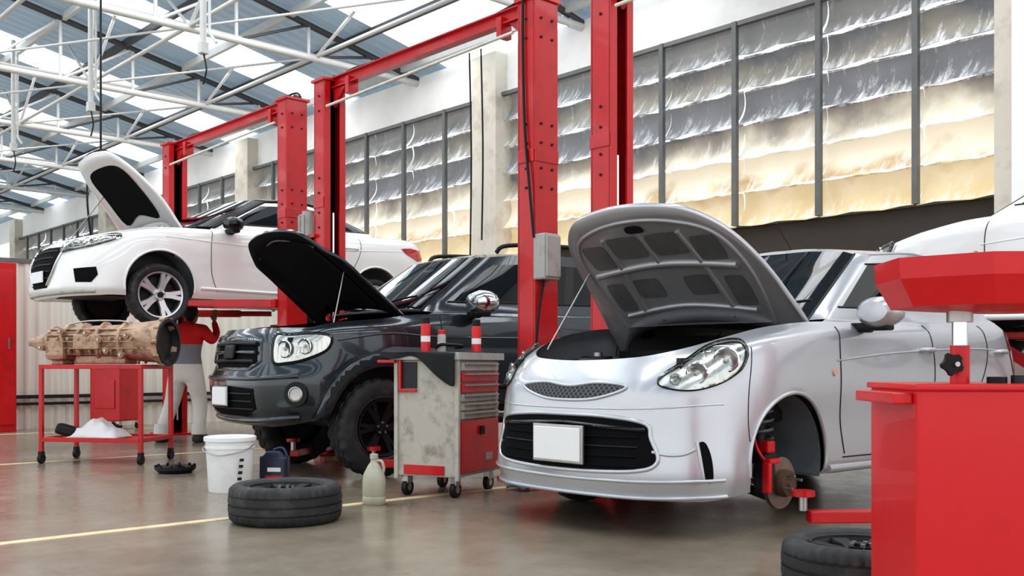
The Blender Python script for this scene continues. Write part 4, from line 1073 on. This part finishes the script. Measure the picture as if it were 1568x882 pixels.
dp = empty('drain_pan', (-8.1, 3.60, 0))
lathe('pan_disc', [(0, .02), (.12, .02), (.15, .05), (.17, .055), (.165, .03), (.13, .0), (0, 0)], DARK, parent=dp, seg=32)
lathe('pan_gear_hub', [(0, .07), (.05, .07), (.06, .03), (.08, .02)], DARK, parent=dp, seg=20)
for i in range(10):
    a = i*.628; box('pan_bolt', (.02, .02, .02), (.155*math.cos(a), .155*math.sin(a), .06), BLACK, dp, .004)

# --- gearbox trolley
gt = empty('gearbox_trolley', (-9.49, 3.555, 0), rz=math.radians(39))
GL, GD, GH = .98, .56, .89
for a in (-1, 1):
    for b in (-1, 1):
        box('leg', (.035, .035, GH-.1), (a*GL/2, b*GD/2, .1+(GH-.1)/2), RED, gt, .003)
        cyl('caster_wheel', .045, .03, (a*GL/2, b*GD/2, .045), BLACK, gt, 'X'); box('caster_fork', (.04, .05, .05), (a*GL/2, b*GD/2, .085), BLACK, gt, .004)
for b in (-1, 1):
    box('top_rail', (GL+.035, .04, .04), (0, b*GD/2, GH), RED, gt, .003); box('lower_rail', (GL, .035, .04), (0, b*GD/2, .22), RED, gt, .003)
for a in (-1, 1):
    box('top_end_rail', (.04, GD, .04), (a*GL/2, 0, GH), RED, gt, .003); box('lower_end_rail', (.035, GD, .04), (a*GL/2, 0, .22), RED, gt, .003)
box('lower_shelf', (GL, GD, .015), (0, 0, .215), RED, gt); box('top_shelf', (GL, GD, .012), (0, 0, GH-.005), RED, gt)
rg = []
for i in range(12):
    rg.append([(-.30+.046*i+.012*random.random(), -.24+.042*j, .235+.17*math.sin(math.pi*i/11)**.5*math.sin(math.pi*j/8)**.5*(.45+.8*random.random())) for j in range(9)])
ragp = empty('shelf_rag', (0, 0, 0), parent=gt); cloth('white_rag', ragp, rg, RAG)
box('black_part', (.18, .14, .10), (-.30, -.18, .30), BLACK, gt, .03, rot=(0, .3, .3))

gb = empty('gearbox', (-9.53, 3.523, GH+.015+.215), rz=math.radians(39))
prof = [(-.74, .02), (-.74, .035), (-.68, .045), (-.66, .06), (-.60, .075), (-.52, .10), (-.50, .145), (-.47, .15), (-.46, .13), (-.36, .135), (-.34, .17), (-.31, .17), (-.30, .14), (-.20, .145), (-.18, .175), (-.15, .175), (-.14, .15), (.0, .155), (.02, .185), (.05, .185), (.06, .155), (.22, .16), (.24, .19), (.27, .19), (.28, .165), (.40, .18), (.58, .2), (.60, .215), (.66, .215), (.66, .19), (.60, .17), (.60, .0)]
def gbf(i, k, r, h):
    return r*(1+.05*math.sin(i*math.pi/4*1.0+.5)+(.04 if (i % 4 == 0 and k % 2) else 0))
lathe('main_case', [(r, h) for h, r in prof], GEAR, parent=gb, seg=40, axis='X', rf=gbf)
lathe('bell_mouth', [(.0, .61), (.17, .61), (.185, .665)], DARK, parent=gb, seg=40, axis='X')
lathe('bell_flange', [(.19, .655), (.222, .655), (.222, .675), (.19, .675), (.19, .655)], DARK, parent=gb, seg=40, axis='X')
for i in range(10):
    a = i*.628; cyl('flange_boss', .022, .05, (.64, .215*math.cos(a), .215*math.sin(a)), GEAR, gb, 'X', seg=12)
for i in range(9):
    x = -.44+i*.105
    for a in (-2.6, -1.9, -1.2, -.4, .4, 3.6, 3.0):
        box('casting_rib', (.016, .03, .10), (x, .162*math.cos(a), .162*math.sin(a)), GEAR, gb, .004, rot=(a+math.pi/2, 0, 0))
for i in range(5):
    box('long_rib', (.9, .03, .014), (.0, .168*math.cos(2.4+i*.36), .168*math.sin(2.4+i*.36)), GEAR, gb, .004, rot=(2.4+i*.36, 0, 0))
box('oil_pan', (.5, .24, .08), (.05, 0, -.165), GEAR, gb, .02); box('valve_cover', (.26, .06, .14), (-.05, -.17, .0), GEAR, gb, .015)
box('transfer_case_lobe', (.2, .18, .22), (-.38, -.1, -.06), GEAR, gb, .05)
for (x, z) in ((-.3, .1), (-.05, .08), (.15, -.08), (.35, .06), (-.5, -.05), (.3, -.12), (.08, .02)):
    cyl('boss', .03, .06, (x, -.18, z), GEAR, gb, 'Y', seg=14); cyl('bolt', .012, .075, (x, -.185, z), STEEL, gb, 'Y', seg=6)
tube('breather_pipe', [(-.3, -.05, .17), (-.1, -.06, .2), (.2, -.05, .2), (.3, -.04, .18)], .008, STEEL, gb, True)
box('gearbox_mount', (.12, .2, .05), (-.4, 0, -.185), GEAR, gb, .01)

dc = empty('red_parts_washer', (-14.2, 5.45, 0), rz=math.radians(30))
box('washer_tank', (.5, .5, .75), (0, 0, .50), RED, dc, .02); box('washer_lid', (.54, .54, .04), (0, 0, .89), RED, dc, .01)
for a in (-.2, .2):
    for b in (-.2, .2): cyl('caster_wheel', .05, .03, (a, b, .05), BLACK, dc, 'X'); box('caster_fork', (.05, .06, .06), (a, b, .1), STEEL, dc)
box('washer_panel', (.35, .02, .4), (0, -.255, .5), RED, dc, .01)
js = empty('transmission_jack', (-11.2, 6.4, 0))
for a in (0, 1, 2, 3):
    an = a*math.pi/2+.5; box('jack_leg', (.4, .05, .05), (.2*math.cos(an), .2*math.sin(an), .06), RED, js, .005, rot=(0, 0, an))
cyl('jack_column', .06, .9, (0, 0, .5), RED, js); cyl('jack_ram', .03, .5, (0, 0, 1.15), CHROME, js); box('jack_saddle', (.25, .25, .03), (0, 0, 1.4), RED, js, .005)

# ================================================================ MECHANIC
def outfit():
    m = bpy.data.materials.new('mechanic_uniform'); m.use_nodes = True
    nt = m.node_tree; n = nt.nodes; l = nt.links; b = n['Principled BSDF']; b.inputs['Roughness'].default_value = .85
    tc = n.new('ShaderNodeTexCoord'); sx = n.new('ShaderNodeSeparateXYZ'); l.new(tc.outputs['Object'], sx.inputs[0])
    mr = n.new('ShaderNodeMapRange'); mr.inputs[2].default_value = 1.8; l.new(sx.outputs['Z'], mr.inputs[0])
    cr = n.new('ShaderNodeValToRGB'); cr.color_ramp.interpolation = 'CONSTANT'; e = cr.color_ramp.elements
    e[0].color = (.72, .70, .66, 1); e[1].position = .92/1.8; e[1].color = (.26, .275, .31, 1)
    x = e.new(1.15/1.8); x.color = (.66, .02, .02, 1)
    l.new(mr.outputs[0], cr.inputs[0])
    t = n.new('ShaderNodeTexNoise'); t.inputs['Scale'].default_value = 9; l.new(tc.outputs['Object'], t.inputs['Vector'])
    l.new(cr.outputs[0], b.inputs['Base Color'])
    bp = n.new('ShaderNodeBump'); bp.inputs['Strength'].default_value = .7; bp.inputs['Distance'].default_value = .03; l.new(t.outputs['Fac'], bp.inputs['Height']); l.new(bp.outputs[0], b.inputs['Normal'])
    return m
def skin_mesh(name, pts, edges, mat, parent, root=0, lev=2):
    me = bpy.data.meshes.new(name); me.from_pydata([p[:3] for p in pts], edges, []); me.materials.append(mat)
    o = bpy.data.objects.new(name, me); C.objects.link(o); o.parent = parent
    sk = o.modifiers.new('skin', 'SKIN'); sk.use_smooth_shade = True
    for i, p in enumerate(pts):
        v = me.skin_vertices[0].data[i]; v.radius = (p[3], p[4] if len(p) > 4 else p[3]); v.use_root = (i == root)
    s = o.modifiers.new('sub', 'SUBSURF'); s.levels = lev; s.render_levels = lev
    return o
man = empty('mechanic', (-11.27, 5.15, 0), rz=math.radians(40))
P = [(0, -.02, .88, .18, .14), (0, .0, 1.02, .165, .12), (0, .03, 1.18, .19, .13), (0, .05, 1.30, .18, .12), (0, .07, 1.39, .07, .07), (0, .085, 1.43, .058, .058),
     (.19, .05, 1.31, .085), (.27, .12, 1.19, .062), (.25, .28, 1.30, .046), (.19, .33, 1.44, .034),
     (-.19, .05, 1.31, .085), (-.27, .12, 1.19, .062), (-.23, .28, 1.30, .046), (-.16, .33, 1.44, .034),
     (.10, -.02, .80, .125), (.14, .06, .46, .095), (.16, -.03, .11, .075),
     (-.10, -.02, .80, .125), (-.19, .02, .46, .095), (-.27, -.10, .11, .075)]
E = [(0, 1), (1, 2), (2, 3), (3, 4), (4, 5), (3, 6), (6, 7), (7, 8), (8, 9), (3, 10), (10, 11), (11, 12), (12, 13), (0, 14), (14, 15), (15, 16), (0, 17), (17, 18), (18, 19)]
skin_mesh('uniformed_body', P, E, outfit(), man)
hd = empty('head', (0, .12, 1.52), parent=man, rot=(math.radians(18), 0, 0))
lathe('skull', [(0, -.12), (.045, -.11), (.065, -.07), (.075, -.02), (.078, .03), (.07, .075), (.04, .105), (0, .115)], SKIN, parent=hd, seg=24, sc2=(1, 1.2))
lathe('hair', [(.07, -.03), (.084, .0), (.086, .04), (.076, .085), (.045, .118), (0, .126)], HAIR, (0, -.014, 0), hd, 24, sc2=(1, 1.18))
lathe('hair_back', [(.0, -.075), (.05, -.07), (.068, -.03), (.075, .03), (0.02, .06)], HAIR, (0, -.03, 0), hd, 20, sc2=(1, 1.05))
LIPS = M('lips', (.35, .14, .11), .5)
for sg in (1, -1):
    lathe('ear', [(0, -.012), (.02, -.008), (.026, 0), (.02, .008), (0, .01)], SKIN, (sg*.08, 0, -.01), hd, 14, 'X', sc2=(.7, 1.2))
    lathe('eye', [(0, -.01), (.01, 0), (0, .01)], PLATE, (sg*.03, .088, .0), hd, 10)
lathe('nose', [(0, -.03), (.016, -.022), (.008, .02), (0, .03)], SKIN, (0, .095, -.02), hd, 10)
tube('mouth', [(-.025, .083, -.06), (0, .09, -.062), (.025, .083, -.06)], .005, LIPS, hd)
for sg in (1, -1):
    wx = .19 if sg > 0 else -.16
    B = Vector((wx, .33, 1.43)); pts = [(B.x, B.y, B.z, .028), (B.x, B.y+.012, B.z+.05, .036, .02), (B.x, B.y+.02, B.z+.085, .034, .018)]; ed = [(0, 1), (1, 2)]
    skin_mesh('palm', pts, ed, SKIN, man, lev=2)
    for f in range(4):
        x = B.x+(f-1.5)*.019; L = (.03, .034, .032, .026)[f]
        skin_mesh('finger_%d' % (f+1), [(x, B.y+.018, B.z+.075, .009), (x, B.y+.03, B.z+.085+L, .0085), (x, B.y+.012+.03, B.z+.10+L*1.4, .0075), (x, B.y+.03+.03, B.z+.10+L*1.6, .0065)], [(0, 1), (1, 2), (2, 3)], SKIN, man, lev=1)
    skin_mesh('thumb', [(B.x-sg*.02, B.y+.01, B.z+.03, .011), (B.x-sg*.045, B.y+.025, B.z+.055, .0105), (B.x-sg*.05, B.y+.035, B.z+.085, .009)], [(0, 1), (1, 2)], SKIN, man, lev=1)
CUFF = M('trouser_grey', (.70, .68, .64), .9)
for (x, y) in ((.16, -.03), (-.27, -.10)):
    box('boot', (.10, .27, .085), (x, y+.05, .043), BOOT, man, .03)
    lathe('boot_shaft', [(.055, .05), (.062, .10), (.064, .16)], BOOT, (x, y, 0), man, 18)
    lathe('trouser_cuff', [(.076, .09), (.084, .10), (.08, .2), (.074, .22)], CUFF, (x, y, 0), man, 20)

# ================================================================ LIGHT
w = bpy.data.worlds.new('World'); sc.world = w; w.use_nodes = True
bg = w.node_tree.nodes['Background']; bg.inputs[0].default_value = (.96, .98, 1.0, 1); bg.inputs[1].default_value = 1.35
def area(name, loc, size, power, rot=(0, 0, 0), col=(1.0, .985, .97)):
    ld = bpy.data.lights.new(name, 'AREA'); ld.shape = 'RECTANGLE'; ld.size = size[0]; ld.size_y = size[1]; ld.energy = power; ld.color = col
    o = bpy.data.objects.new(name, ld); C.objects.link(o); o.location = loc; o.rotation_euler = rot
for i in range(4, 12):
    x = -44+4.25*i+.62
    area('skylight_lamp_%d' % (i-3), (x, 5.6, roofz(5.6)-.20), (1.2, 11), 135, rot=(-.207, 0, 0))
# ================================================================ CAMERA
cd = bpy.data.cameras.new('camera'); cam = bpy.data.objects.new('camera', cd); C.objects.link(cam)
cam.location = (0, 0, .9); cam.rotation_euler = (math.radians(90), 0, math.radians(47.35))
cd.lens = 35; cd.sensor_width = 36; cd.shift_y = .0759; cd.clip_end = 200
sc.camera = cam
